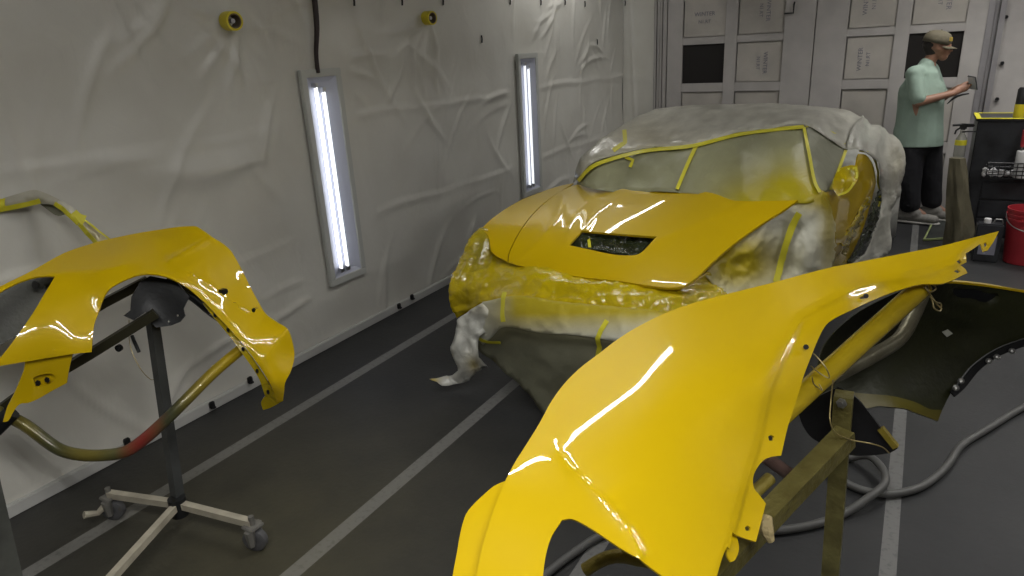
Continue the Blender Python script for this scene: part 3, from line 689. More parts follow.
# ------------------------------------------------------------------ front fender on the near stand
FF = Field([(1000,231,'D',2.08),(943,247,'D',2.05),(957,260,'D',1.99),(856,263,'D',2.02),(900,276,'D',1.95),(849,290,'D',1.88),(769,284,'D',1.96),(820,304,'D',1.84),(700,301,'D',1.85),(788,340,'D',1.74),(745,320,'D',1.80),
 (639,327,'D',1.74),(770,390,'D',1.62),(599,354,'D',1.66),(564,384,'D',1.585),(655,405,'D',1.515),(756,440,'D',1.545),(539,424,'D',1.49),(514,464,'D',1.40),(743,490,'D',1.455),
 (505,481,'D',1.365),(482,548,'D',1.27),(733,530,'D',1.39),(718,576,'D',1.31),(640,590,'D',1.22),(470,600,'D',1.20),(520,590,'D',1.215),(700,630,'D',1.22),(460,650,'D',1.12),(600,660,'D',1.10),
 (790,407,'D',1.63),(783,454,'D',1.56),(768,503,'D',1.48),(827,324,'D',1.80),(894,291,'D',1.93),(970,270,'D',1.98)], 8e-3)
fl_crease = [(700,625),(718,576),(733,528),(743,489),(758,439),(768,389),(783,350),(800,316),(816,305),(849,289),(887,277),(926,272),(957,259),(985,240)]
low_cr = creases([([(556,437),(561,455),(580,480),(606,503),(628,530),(640,556)],  .008, 6)])
fender_form = add(lambda q: low_cr(q) * np.clip((q[:, 1] - 436) / 34, 0, 1), creases([
                           (fl_crease, -.0025, 2)]),
                  step_in(fl_crease + [(1060,250),(1010,330),(860,420),(800,660)], .006, 8), lambda q: .005*np.exp(-(((q[:,0]-620)/34)**2+((q[:,1]-495)/20)**2)))
fo = thing('car_fender', P(740, 420, 'D', 1.6), 'large glossy yellow front fender lying across the nearest stand', 'car fender', 'loose yellow body panels')
panel('fender_skin', [(999,231),(972,238),(943,245.5),(900,254),(856,262.5),(828,268),(769,283.5),(735,292),(700,301),(668,312),(639,326),(618,339),(599,353.5),(580,368),(564,384),(551,402),(539,424),(526,445),(514,464),(503,486),(492,515),(482,548),(474,590),(466,640),(540,650),(541,600),(545,560),(551,538),(562,520),(572,519),(590,528),(620,548),(658,573),(690,600),(706,640),
     (712,600),(722,560),(728,546),(731,549),(733,532),(745,537),(758,541),(763,522),(768,503),(762,495),(756,487),(756,474),(765,460),(774,456),(783,455),(790,425),(800,394),(805,376),(812,357),(819,339),(827,324),(838,316),(853,309),(872,300),(894,291),(922,283),(945,282),(969,272),(967,268),(962,264),(968,261),(966,253),(974,248),(981,243),(985,250),(989,249),(994,241)],
    FF, M['paint'], fo, [[(770,436),(773,434),(776,436),(775,440),(771,440)], [(747,527),(750,524.5),(753,527),(752,530),(748,530)], [(861,296),(864,294.5),(868,295),(866,297.5),(862,298)], [(955,270),(959,268),(962,270),(959,272)], [(957,261),(960,259),(963,261),(960,263)], [(984,243),(986.5,242),(988,244),(985.5,246)]],
    2.8, 0, .005, fender_form, ang=45, sharp=42)
panel('fender_lip', [(505,481),(494,486),(480,498),(472,506),(466,514),(461,530),(457,552),(452,580),(446,640),(468,640),(475,590),(483,548),(493,515),(504,487)], FF, M['paint'], fo, (), 4, -.03, .006, ang=45)
panel('fender_bracket', [(728,541),(735,530),(739,548),(735,560),(731,562),(727,555)], FF, M['paint'], fo, (), 2, -.025, .004)
for (u, v) in ((866,296),(806,347)):
    c = P(u, v, 'D', float(FF([(u, v)])[0]) - .008); lathe('clip_nut', [(0, 0), (.007, 0), (.007, .006), (0, .006)], c, M['dark'], fo, _n(np.array(CAM) - np.array(c)), 8)

# the second fender hangs behind with its dark inside to the lens
SF = Field([(931,282,'D',2.12),(1024,292,'D',2.20),(1100,300,'D',2.26),(860,340,'D',2.20),(950,330,'D',2.24),(940,410,'D',2.16),(1024,338,'D',2.24),(860,400,'D',2.16),(1100,330,'D',2.28),(900,405,'D',2.13)], 1e-3)
so = thing('car_fender', P(930, 340, 'D', 2.2), 'yellow-edged fender hung behind the near stand, its dark inner side showing', 'car fender', 'loose yellow body panels')
arch2 = [(1110,318),(1060,325),(1024,338),(995,349),(971,366),(956,385),(947,400),(938,420)]
s_out = [(822,350),(850,318),(886,297),(915,285),(931,282),(953,283),(985,286),(1024,292),(1110,303)] + arch2 + [(918,414),(905,409),(890,408),(878,407),(866,409),(855,405),(838,400),(815,400)]
panel('fender_skin', s_out, SF, M['paint_inner'], so, (), 5, 0, .006, add(creases([([(885,335),(850,372)], .02, 12), ([(905,300),(960,320)], .012, 8)]), step_in([(950,287),(985,291),(1004,296),(990,306),(955,299)], .02, 4)), back=M['paint'], ang=45)
ribbon('top_edge', [(930,282),(953,282.5),(985,285.5),(1024,291.5),(1105,301.5)], 2.2, SF, M['paint'], so, .01, .012, label='yellow painted top edge')
panel('lower_edge', [(938,421),(918,413.5),(905,408.5),(890,407),(878,406),(866,408),(855,402),(848,392),(870,394),(892,396),(915,402),(930,409),(942,410)], SF, M['olive_paint'], so, (), 3, .006, .006, label='olive dusted lower edge')
ribbon('arch_flange', [(1060,331),(1024,343),(1000,352),(978,367),(962,386),(953,394)], 7, SF, M['dark'], so, .018, .006)
for (u, v) in ((997,357),(989,361),(961,381),(956,388),(1012,351)):
    c = P(u, v, 'D', float(SF([(u, v)])[0]) - .025); lathe('clip_nut', [(0, 0), (.010, 0), (.010, .008), (.004, .012), (0, .012)], c, M['zinc'], so, _n(np.array(CAM) - np.array(c)), 10)
panel('sticker', [(942,332),(948,329.5),(953,333.5),(947,337)], SF, M['sticker'], so, (), 2, .006, .001, curved=False)
panel('inner_box', [(950,287.5),(988,291.5),(1006,296),(990,305),(957,298)], SF, M['dark'], so, (), 3, -.012, .02, curved=False)

# liner piece tied under the tube
BF = Field([(800,411,'D',1.98),(840,390,'D',1.93),(897,448,'D',1.90),(850,455,'D',1.95),(812,438,'D',2.0)], 1e-3)
lo_ = thing('fender_liner', P(850, 425, 'D', 1.95), 'small black plastic liner piece hanging behind the near stand post', 'liner')
panel('liner_sheet', [(798,412),(818,397),(838,387),(853,394),(866,408),(884,432),(897,447),(890,452.5),(870,455.5),(850,455),(832,448),(812,438),(803,426)], BF, M['black'], lo_, (), 4, 0, .005, creases([([(853,394),(897,448)], .012, 5)]))
tube('edge_grip', [P(880.5, 428, 'D', 1.895), P(896, 447, 'D', 1.885)], .008, M['olive'], lo_, 8, square=True, spray=lambda c: .4)

# near stand: post, top tube, curved brace, lower beam
st = thing('panel_stand', P(820, 640, 'D', 2.05), 'near grey steel panel stand with oversprayed tubes under the large fender', 'stand', 'panel stands')
pt = P(844, 394, 'D', 1.86); base = Vector((pt.x + .03, pt.y, 0))
tube('post', [base, pt], .0235, M['olive'], st, square=True, spray=lambda c: .25*max(0, (c.z-.5)))
for k, a in enumerate((-PI/2, -.3, PI + .3)):
    e = base + Vector((math.cos(a), math.sin(a), 0)) * .34
    tube('foot', [base + Vector((0, 0, .09)), e + Vector((0, 0, .09))], .018, M['cream'], st, square=True)
    lathe('caster', [(0, -.012), (.03, -.014), (.036, -.008), (.036, .008), (.03, .014), (0, .012)], e + Vector((0, 0, .036)), M['rubber'], st, (math.sin(a), -math.cos(a), 0), 20)
    tube('caster_fork', [e + Vector((0, 0, .032)), e + Vector((0, 0, .09))], .014, M['zinc'], st, 8)
lathe('bolt', [(0, 0), (.014, 0), (.014, .006), (.007, .008), (.007, .012), (0, .012)], P(842, 403, 'D', 1.83), M['zinc'], st, (-.3, -.95, .1), 6)
ovs = lambda c: .62 + .35*math.sin(c.y*9)
tube('top_tube', [P(922, 287, 'D', 2.02), P(860, 343, 'D', 1.92), P(797, 400, 'D', 1.79), P(775, 420, 'D', 1.74)], .030, mat('yellow oversprayed tube', (.50, .36, .012), .25, coat=.6, var=.1, vscale=14), st, 18)
tube('brace', [P(924, 290, 'D', 2.08), P(912, 318, 'D', 2.06), P(898, 340, 'D', 2.03), P(867, 359, 'D', 1.98), P(830, 378, 'D', 1.92)], .021, M['steel'], st, 14, 5, spray=lambda c: .12)
tube('beam', [P(846, 436, 'D', 1.83), P(785, 499, 'D', 1.72), P(720, 568, 'D', 1.62), P(640, 652, 'D', 1.55)], .0255, M['olive'], st, square=True, spray=lambda c: .1)
tube('short_tube', [P(764, 456, 'D', 1.80), P(800, 482, 'D', 1.86)], .018, mat('pinkish steel', (.16, .10, .085), .5, metal=.3, var=.3, vscale=20), st, 14)
tube('lower_tube', [P(585, 570, 'D', 1.62), P(615, 556, 'D', 1.6), P(680, 556, 'D', 1.58), P(770, 478, 'D', 1.72)], .016, M['olive'], st, 12, 5, spray=lambda c: .35)
tube("tape_tab", [P(768, 516, "D", 1.56), P(766, 528, "D", 1.55), P(771, 541, "D", 1.55)], [.010, .017, .009], mat("creamy tape", (.45, .36, .18), .7, bump=.5, bscale=60), st, 8, 3)
# tie wires
w1 = thing('tie_wire', P(930, 292, 'D', 1.98), 'looped tie wire at the top of the yellow tube beside the fender tip', 'wire', 'tie wires')
for pts in ([(926,284),(932,300),(934,308),(940,311),(941,304),(936,302),(930,297)], [(929,282),(936,288),(930,292),(924,286)], [(926,288),(936,303),(942,309)]):
    tube('strand', [P(u, v, 'D', 1.975 + .012*math.sin(i*2)) for i, (u, v) in enumerate(pts)], .0022, M['wire'], w1, 6, 5)
w2 = thing('tie_wire', P(818, 366, 'D', 1.78), 'tie wire wound round the yellow tube and trailing down past the post', 'wire', 'tie wires')
for pts in ([(805,348),(815,355),(826,368),(829,378),(818,372),(811,366)], [(812,377),(814,384),(822,390),(819,384)], [(833,380),(831,400),(830,420),(836,433),(852,440),(868,443),(882,447),(889,453)]):
    tube('strand', [P(u, v, 'D', 1.775 + .01*math.sin(i*2)) for i, (u, v) in enumerate(pts)], .0018, M['wire'], w2, 6, 5)
# hose on the floor
hp = [(1060,392),(1024,407),(989,428),(962,445),(950,462),(938,475),(918,488),(890,494),(866,491),(850,485),(836,477),(830,468),(836,460),(850,458),(868,462),(882,475),(884,489),(870,502),(843,514),(812,525),(773,531),(730,533),(680,530),(640,528),(601,536),(575,552),(549,572),(520,600)]
pts = []
for i, (u, v) in enumerate(hp):
    p = P(u, v, 'z', .017); p.z = .017 + (.028 if 14 <= i <= 17 else .0); pts.append(p)
tag(tube('air_hose', pts, .0155, M['hose'], None, 10, 5), 'grey rubber hose lying in a loop on the dark floor by the near stand', 'hose')
# ------------------------------------------------------------------ quarter panel on the wheeled stand at the left
QF = Field([(0,288,'D',2.42),(62,254,'D',2.62),(109,239,'D',2.74),(150,231,'D',2.82),(194,226,'D',2.88),(231,251,'D',2.88),(250,286,'D',2.86),(266,314,'D',2.83),(288,329,'D',2.79),(294,355,'D',2.80),(283,400,'D',2.78),(262,404,'D',2.82),
 (55,277,'D',2.50),(100,272,'D',2.55),(130,279,'D',2.56),(150,275,'D',2.60),(175,281,'D',2.64),(197,296,'D',2.67),(219,318,'D',2.68),(249,352,'D',2.69),(272,385,'D',2.72),(100,311,'D',2.50),(91,350,'D',2.46),(73,354,'D',2.43),(33,313,'D',2.41),(0,362,'D',2.34),
 (-60,310,'D',2.30),(120,255,'D',2.64),(170,255,'D',2.74),(200,270,'D',2.73),(230,300,'D',2.74),(260,340,'D',2.72),(45,385,'D',2.44),(10,402,'D',2.40),(-30,370,'D',2.30)], 3e-3)
qo = thing('quarter_panel', P(150, 300, 'D', 2.7), 'yellow rear quarter panel with open wheel arch on the wheeled stand by the wall', 'car panel', 'loose yellow body panels')
rtop = [(262,316),(250,286),(236,262),(222,246),(207,240.5),(170,261.5)]
recess = [(170,261.5),(207,240.5),(222,246),(236,262),(250,286),(262,312),(257,315),(240,306),(215,287),(190,273)]
qform = add(creases([([(0,290),(31,277),(55,274),(100,271),(122,267)], .006, 4), ([(92,350),(96,328),(105,305),(119,287),(137,277),(153,273),(178,279),(200,292),(224,315),(254,350),(278,392)], .006, 5), ([(288,329),(266,356)], .008, 4), ([(207,240),(190,250),(170,261)], .009, 2), ([(170,262),(192,275),(217,290),(243,308),(262,316)], .003, 2.5)]), lambda q: -np.where(inside(q, recess), .021*np.clip(segdist(q, rtop)/26, 0, 1)*np.clip((q[:,0]-170)/40, 0, 1), 0))
panel('panel_skin', [(-70,325),(-30,303),(0,287),(31,271.5),(62,254),(85,245.5),(109,239),(150,231),(194,226),(204,231),(212,237),(222,243),(231,251),(241,268),(250,286),(258,301),(266,314),(277,322),(287,329),(292,340),(294.5,356),(291,371),(285,383),(284,393),(283,400.5),(277,402),(272,387),(262,370),(249,352),(235,335),(219,318),(208,306),(197,296),(187,288),(175,281),(164,277),(153,275),(141,275.5),(131,278),(119,283.5),(109,290),(103,300),(99,312),(95,322),(93,333),(91.5,352),(73,354),(36,360),(0,366),(-30,371),(-12,369),(0,358),(17,336),(33,313),(45,293),(55,277),(43,277),(31,279),(15,285),(0,293),(-30,309),(-70,332)],
    QF, M['paint'], qo, [[(220,290),(223.5,289),(226,291),(225,294),(222,294)], [(252,309),(254,307),(256,309),(255,312),(253,312)]], 3, 0, .006, qform, ang=45)
panel('sill_tab', [(25,361),(24,369),(18,385),(12,398),(7,408),(3,422),(8,421),(14,411),(20,404),(28,403),(38,399),(52,391),(67,383),(69,370),(73,353)], QF, M['paint'], qo, [[(33,378),(40,375),(52,374),(56,378),(50,384),(36,387)]], 3, -.02, .006, ang=45)
panel('tab_pocket', [(32,376),(56,372),(58,380),(48,386),(34,388)], QF, M['paint'], qo, (), 3, -.035, .004)
for (u, v) in ((38,383),(47,380)):
    c = P(u, v, 'D', 2.455); box('clip', c, (.014, .014, .02), M['black'], qo)
panel('arch_flange', [(203,303),(208,302),(224,322),(244,346),(262,373),(277,400),(283,401),(270,408),(263,410),(261,402),(265,396),(258,377),(241,352),(224,329),(212,315)], QF, M['yfilm'], qo, (), 3, -.03, .006, label='oversprayed inner arch flange')
for (u, v) in ((215,315),(228,330),(243,349),(257,371),(268,392)):
    box('flange_clip', P(u, v, 'D', float(QF([(u, v)])[0]) + .02), (.012, .01, .02), M['black'], qo)
# dark inner structure seen through the window opening
IF = Field([(0,300,'D',2.52),(55,277,'D',2.62),(20,330,'D',2.54),(-60,330,'D',2.42)], 1e-3)
panel('inner_panel', [(-65,322),(-30,302),(0,289),(31,276),(60,272),(48,296),(34,318),(18,334),(0,345),(-65,370)], IF, M['paint_inner'], qo, (), 4, -.02, .006)
lathe('hole_disc', [(0, 0), (.016, 0), (.016, .004), (.008, .005), (0, .005)], P(36, 285, 'D', 2.56), M['black'], qo, (.3, -.9, .2), 14)  # black disc standing in for the shade inside an open hole
for u, v in ((223, 291.5), (254, 309.5)): box('clip', P(u, v, 'D', float(QF([(u, v)])[0]) + .02), (.03, .03, .02), M['black'], qo)  # black boxes added behind the skin's holes to make them look dark

# wheeled stand
ws = thing('panel_stand', P(178, 508, 'z', 0), 'wheeled steel panel stand with cream three-arm base below the quarter panel', 'stand', 'panel stands')
hub = P(178, 504, 'z', .115)
top = P(152, 318, 'D', 2.74)
tube('post', [hub - Vector((0, 0, .03)), top], .0185, M['post'], ws, square=True)
DT = -(R.T @ (np.array(top) - CAM))[2]
ends = [P(109, 494, 'z', .12), P(252, 523, 'z', .12), None]
ends[2] = hub + (P(113, 576, 'z', .115) - hub) * 1.25
for e in ends: tube('base_arm', [hub, e], .0135, M['cream'], ws, square=True)
lathe('hub_socket', [(.0, -.05), (.034, -.05), (.034, .03), (0, .03)], hub, M['dark'], ws, seg=14)
for k, e in enumerate(ends):
    c = Vector((e.x, e.y, .047)); dr = (e - hub).normalized(); dr.z = 0; sdv = Vector((-dr.y, dr.x, 0)) if k != 1 else Vector((.35, -.94, 0)).normalized()
    if k == 0: sdv = Vector((.45, -.89, 0)).normalized()
    ct = thing('caster', (e.x, e.y, 0), None, None); child(ct, ws)
    lathe('wheel', [(.0, -.012), (.020, -.016), (.036, -.018), (.046, -.013), (.047, 0), (.046, .013), (.036, .018), (.020, .016), (0, .012)], c, M['wheel'], ct, tuple(sdv), 26)
    bm = bmesh.new(); q = sdv.cross(Vector((0, 0, 1)))
    for s in (-1, 1): add_tube(bm, [c + sdv*.026*s - Vector((0, 0, .012)), c + sdv*.026*s + Vector((0, 0, .055))], [.013, .020], 6)
    add_box(bm, c + Vector((0, 0, .06)), (.06, .06, .012), None, .003); add_tube(bm, [c + Vector((0, 0, .06)), Vector((e.x, e.y, .15))], .011, 10)
    bm_obj('fork', bm, M['fork'], ct)
    if k == 0: tube('brake_lever', [c + Vector((0, 0, .045)), P(98, 513, 'D', 2.78), P(84, 515, 'D', 2.74)], [.016, .012, .015], M['cream'], ct, 8)
# head plate and arms of the stand
HF = Field([(150,300,'D',2.72),(185,300,'D',2.75),(125,315,'D',2.66),(150,330,'D',2.71)], 1e-3)
panel('head_plate', [(132,296),(141,281),(150,276),(176,281),(189,297),(183,309),(185,316),(180,322),(171,325.5),(156,327.5),(150,322),(146,312),(134,320),(124,315.5),(131,310)], HF, M['dark'], ws, [[(167,321),(169,320),(170,322),(168,323)], [(176,315),(178,314),(179,316),(177,317)]], 3, .03, .012, curved=False)
tube('arm', [P(-30, 432, 'D', 2.52), P(20, 395, 'D', 2.56), P(90, 354, 'D', 2.58), P(156, 313, 'D', 2.66)], .017, M['dark'], ws, square=True, spray=lambda c: .07)
tube('arm', [P(60, 330, 'D', 2.68), P(104, 303, 'D', 2.72), P(148, 280, 'D', 2.80)], .017, M['dark'], ws, square=True, spray=lambda c: .1)
tube('arm', [P(168, 280, 'D', 2.80), P(195, 298, 'D', 2.80), P(212, 312, 'D', 2.80), P(222, 319, 'D', 2.78)], .020, M['dark'], ws, 10)
bm = bmesh.new()
add_tube(bm, [P(132, 336, 'D', 2.70), P(134, 341, 'D', 2.69), P(139, 352, 'D', 2.68)], .007, 8); bm_obj('hook', bm, M['dark'], ws)
lathe('lug', [(.006, -.006), (.014, -.006), (.014, .006), (.006, .006)], P(119, 348, 'D', 2.66), M['dark'], ws, (.4, -.9, 0), 14, True)
# bent tube
def bent(c):
    q = R.T @ (np.array(c) - CAM); u = CX - q[0] / q[2] * F
    return 1.0 if u > 225 else (max(0, (u - 172) / 60) if u > 160 else (.16 + .12*math.sin(u/11) if u < 110 else .08))
bt = mat('oversprayed bent tube', (.055, .062, .028), .35, metal=.2, var=.35, vscale=12, coat=.3, spraycol=(.42, .30, .01))
def bent_tube():
    pts = [P(u, v, 'D', d) for u, v, d in ((-20,404,2.50),(0,413,2.52),(25,425,2.54),(55,447,2.56),(75,454,2.56),(98,455.5,2.56),(123,452.5,2.56),(138,444,2.57),(155,430,2.58),(180,406,2.60),(213,373,2.68),(240,350,2.76))]
    o = tube('bent_tube', pts, .0225, bt, ws, 16, 4, spray=bent)
    rd = bt.node_tree; b = rd.nodes['Principled BSDF']
    # the red stretch of old paint round the bend
    a = o.data.attributes.new('red', 'FLOAT', 'POINT'); vals = []
    for v in o.data.vertices:
        q = R.T @ (np.array(v.co) - CAM); u = CX - q[0] / q[2] * F
        vals.append(max(0, 1 - abs(u - 141) / 24) ** .7)
    a.data.foreach_set('value', vals)
    at = rd.nodes.new('ShaderNodeAttribute'); at.attribute_name = 'red'; mx = rd.nodes.new('ShaderNodeMix'); mx.data_type = 'RGBA'
    src = b.inputs['Base Color'].links[0].from_socket; rd.links.new(at.outputs['Fac'], mx.inputs['Factor']); rd.links.new(src, mx.inputs['A']); mx.inputs['B'].default_value = (.22, .025, .02, 1)
    rd.links.new(mx.outputs['Result'], b.inputs['Base Color'])
bent_tube()
tube('end_sleeve', [P(-8, 432, 'D', 2.50), P(12, 412, 'D', 2.51)], .03, M['dark'], ws, 10)
w3 = tag(tube('tie_wire', [P(129, 320, 'D', 2.70), P(130, 345, 'D', 2.70), P(140, 368, 'D', 2.70), P(152, 380, 'D', 2.74), P(156, 372, 'D', 2.76)], .0015, M['wire'], None, 6, 5), 'thin wire dangling in the wheel arch opening left of the wheeled stand post', 'wire', 'tie wires')

# masked rail behind the quarter panel
RFd = Field([(-60,232,'D',2.70),(0,206,'D',2.74),(35,196,'D',2.78),(70,210,'D',2.81),(112,250,'D',2.87),(140,280,'D',2.90)], 1e-3)
ro = thing('masked_rail', P(60, 205, 'D', 2.8), 'bent roof rail wrapped in pale masking paper and yellow tape above the quarter panel', 'car rail')
rc = add(crinkle(.010, 14, 3), lambda q: .02 * np.exp(-(segdist(q, [(-60,225),(0,206),(36,196),(58,203),(78,220),(112,250)]) / 6) ** 2))
panel('rail_paper', [(-60,222),(-20,206),(0,200),(16,195),(34,190),(46,193),(59,199),(68,204),(75,209),(87,220),(100,230),(114,241),(135,262),(120,268),(96,243.5),(88,234),(82,225),(74,218),(68,213),(57,206),(42,204),(20,209),(0,212.5),(-20,220),(-60,238)], RFd, M['film'], ro, (), 2.5, 0, .03, rc, lambda q: .14 + .25*np.clip((q[:,0]-75)/20,0,1), ang=60)
for l, w in (([(-40,226),(-20,217),(0,210.5),(20,206.5),(42,201.5)], 4.5), ([(-8,207),(0,204),(7,203)], 9), ([(57,204),(64,209),(72,216),(80,224)], 4.5), ([(74,213),(80,218),(86,220)], 9), ([(81,224),(88,233),(96,242),(110,256)], 4.5), ([(86,220),(100,231),(114,242)], 1.6)):
    ribbon('tape_wrap', l, w, RFd, M['tape'], ro, .012, .002, 3, rc)
for o_ in ([(40,204),(56,205),(66,214),(58,216),(52,213)], [(80,222),(90,232),(91,239),(84,232)]): panel('paper_flap', o_, RFd, M['paper'], ro, (), 3, -.02, .004)

# foot of another stand at the frame's left edge
b0 = P(11, 590, 'D', 1.95); 
so2 = thing('panel_stand', (b0.x, b0.y, 0), 'plain grey stand post at the far left edge of the picture', 'stand', 'panel stands')
b0g = Vector((b0.x, b0.y, 0)); t0 = P(-18, 470, 'D', 1.86)
dirv = (t0 - b0).normalized(); g = b0 - dirv * (b0.z / dirv.z)
tube('post', [g, t0 + dirv*.15], .026, M['steel'], so2, square=True, spray=lambda c: 0)
for a in (2.6, 4.4): tube('foot', [g + Vector((0, 0, .03)), g + Vector((math.cos(a)*.4, math.sin(a)*.4, .03))], .018, M['steel'], so2, square=True, spray=lambda c: 0)
so2.location = (g.x, g.y, 0)
for ch in so2.children: ch.matrix_parent_inverse = Matrix.Translation(so2.location).inverted()

# ------------------------------------------------------------------ person
def blend(name, caps, mat_, root, vox=.012, sm=4):
    """one continuous skin from tapered limbs"""
    bm = bmesh.new()
    for c in caps:
        (p, r), (q, s) = c[:2]; p, q = Vector(p), Vector(q); fl = c[2] if len(c) > 2 else None
        t = (q - p).normalized(); x, y = frame_of(t)
        if fl: x = Vector(fl[0]).normalized(); x = (x - t*x.dot(t)).normalized(); y = t.cross(x); kx, ky = fl[1], fl[2]
        else: kx = ky = 1
        prof = []
        for k in range(5): a = PI/2*k/4; prof.append((-r*math.cos(a), r*math.sin(a)))
        L = (q - p).length
        for k in range(5): a = PI/2*k/4; prof.append((L + s*math.sin(a), s*math.cos(a)))
        rings = []
        for h, rr in prof:
            rings.append([bm.verts.new(p + t*h + (x*math.cos(2*PI*i/16)*kx + y*math.sin(2*PI*i/16)*ky) * max(rr, 1e-4)) for i in range(16)])
        for a, b in zip(rings, rings[1:]):
            for i in range(16): bm.faces.new((a[i], a[(i+1) % 16], b[(i+1) % 16], b[i]))
        bm.faces.new(rings[0][::-1]); bm.faces.new(rings[-1])
    bmesh.ops.recalc_face_normals(bm, faces=bm.faces[:])
    me = bpy.data.meshes.new('tmp'); bm.to_mesh(me); bm.free(); o = bpy.data.objects.new('tmp', me); COL.objects.link(o)
    m = o.modifiers.new('r', 'REMESH'); m.mode = 'VOXEL'; m.voxel_size = vox; m.adaptivity = 0
    s = o.modifiers.new('s', 'SMOOTH'); s.iterations = sm; s.factor = .5
    me2 = bpy.data.meshes.new_from_object(o.evaluated_get(bpy.context.evaluated_depsgraph_get())); bpy.data.objects.remove(o)
    me2.name = name; me2.polygons.foreach_set('use_smooth', [True]*len(me2.polygons)); me2.materials.clear()
    o = link(name, me2, mat_); child(o, root); return o
def person():
    YP = 7.42
    Q = lambda u, v, dy=0: P(u, v, 'y', YP + dy)
    g = Q(922, 219); root = thing('person', (g.x, g.y, 0), 'person in khaki cap and mint T-shirt standing by the back door, looking at a phone', 'person')
    side = (0, 1, 0)
    # joints: near side is the person's right (dy negative)
    hipR, hipL = Q(914, 148, -.05), Q(929, 145, .07)
    knR, knL = Q(910, 181, -.08), Q(931, 180, .08)
    anR, anL = Q(911, 207, -.10), Q(932, 204, .08)
    shR, shL = Q(914, 74, -.14), Q(930, 71, .15)
    elR, elL = Q(919, 102, -.21), Q(940, 99, .20)
    wrR, wrL = Q(954, 93, -.10), Q(955, 90, .07)
    chest, waist = Q(919, 85), Q(916, 130)
    neck, head = Q(929, 62), Q(938.5, 46)
    k = .0104 * YP / 7.42
    body = [((hipR, .085), (hipL, .085)), ((waist, .125), (chest, .13), (side, 1.25, .85)), ((shR, .055), (shL, .055)), ((chest, .11), (neck - Vector((0, 0, .03)), .06)), ((neck, .052), (Q(935, 52), .052)),
            ((head + Vector((-.03, 0, .02)), .088), (head + Vector((.015, 0, -.01)), .082), (side, .86, 1.05)), ((head + Vector((.015, 0, -.035)), .066), (head + Vector((.045, 0, -.085)), .042), (side, .85, 1)),
            ((hipR, .082), (knR, .055)), ((knR, .055), (anR, .038)), ((hipL, .082), (knL, .055)), ((knL, .055), (anL, .038)), ((anR, .036), (anR + Vector((.11, -.03, -.06)), .026)), ((anL, .036), (anL + Vector((.11, -.03, -.06)), .026)),
            ((shR, .052), (elR, .041)), ((elR, .041), (wrR, .027)), ((shL, .05), (elL, .041)), ((elL, .041), (wrL, .027)),
            # nose, ears, brow
            ((head + Vector((.082, -.01, -.005)), .012), (head + Vector((.103, -.013, -.040)), .014)), ((head + Vector((-.005, -.073, -.02)), .016), (head + Vector((-.008, -.076, .012)), .018), ((1, 0, 0), 1, .5)),
            ((head + Vector((-.005, .073, -.02)), .016), (head + Vector((-.008, .076, .012)), .018), ((1, 0, 0), 1, .5)), ((head + Vector((.075, -.035, .012)), .012), (head + Vector((.080, .03, .012)), .012)),
            ((head + Vector((.088, -.016, -.067)), .009), (head + Vector((.088, .012, -.067)), .009))]
    hand = Q(963, 87, -.02)
    for wr, s in ((wrR, -1), (wrL, 1)):
        pal = wr + (hand - wr).normalized() * .06 + Vector((0, 0, .0)); body.append(((wr, .026), (pal, .030), (side, .7, 1.15)))
        pal2 = pal + Vector((.045, -.01*s, .012)); body.append(((pal, .032), (pal2, .028), (side, .65, 1.1)))
        for i in range(4):
            a = pal2 + Vector((.004 - .006*i, 0, .022 - .015*i)); m_ = a + Vector((.030 - .003*i, -.012*s, .004)); e = m_ + Vector((.004, -.032*s, -.004))
            body += [((a, .0095), (m_, .0085)), ((m_, .0085), (e, .0075))]
        t0 = pal + Vector((.005, -.014*s, .026)); t1 = t0 + Vector((.028, -.012*s, .022)); body += [((t0, .011), (t1, .010)), ((t1, .010), (t1 + Vector((.022, -.004*s, .006)), .0085))]
    blend('body', body, M['skin'], root, .007, 3)
    # T-shirt: boxy, sleeves to just above the elbow
    up = Vector((0, 0, 1))
    sl = lambda a, b, f: a + (b - a) * f
    shirt = [((Q(918, 134), .168), (Q(921, 92), .155), (side, 1.0, 1.18)), ((Q(917, 146), .172), (Q(918, 128), .165), (side, 1.0, 1.22)), ((Q(921, 94), .155), (Q(923, 77), .115), (side, 1.15, 1.15)), ((shR, .072), (shL, .072)), ((Q(924, 75), .10), (Q(927, 65), .068), (side, 1.2, 1)),
             ((shR, .068), (sl(shR, elR, .86), .066)), ((shL, .080), (sl(shL, elL, .85), .076))]
    tee = blend('t_shirt', shirt, M['shirt'], root, .011, 4)
    # cut the hem, the neck hole and the cuffs so that they end cleanly
    bm = bmesh.new(); bm.from_mesh(tee.data)
    def cut(co, no):
        bmesh.ops.bisect_plane(bm, geom=bm.verts[:] + bm.edges[:] + bm.faces[:], plane_co=co, plane_no=no, clear_outer=True)
    cut(Q(917, 145), Vector((.02, 0, -1)))
    for v in bm.verts: v.co += Vector((1, .5, 0)) * .010 * noise.noise(Vector((v.co.x*9, v.co.y*9, v.co.z*3.2)))
    bm.to_mesh(tee.data); bm.free()
    sd = tee.modifiers.new('s', 'SOLIDIFY'); sd.thickness = .004
    tr = [((hipR, .105), (hipL, .105)), ((hipR, .105), (knR, .094)), ((knR, .094), (anR + Vector((-.005, 0, .02)), .086)), ((hipL, .115), (knL, .094)), ((knL, .094), (anL + Vector((-.005, 0, .02)), .086))]
    tz = blend('trousers', tr, M['jeans'], root, .011, 3)
    for v in tz.data.vertices: v.co += Vector((1, 1, 0)) * .012 * noise.noise(Vector((v.co.x*8, v.co.y*8, v.co.z*7)))
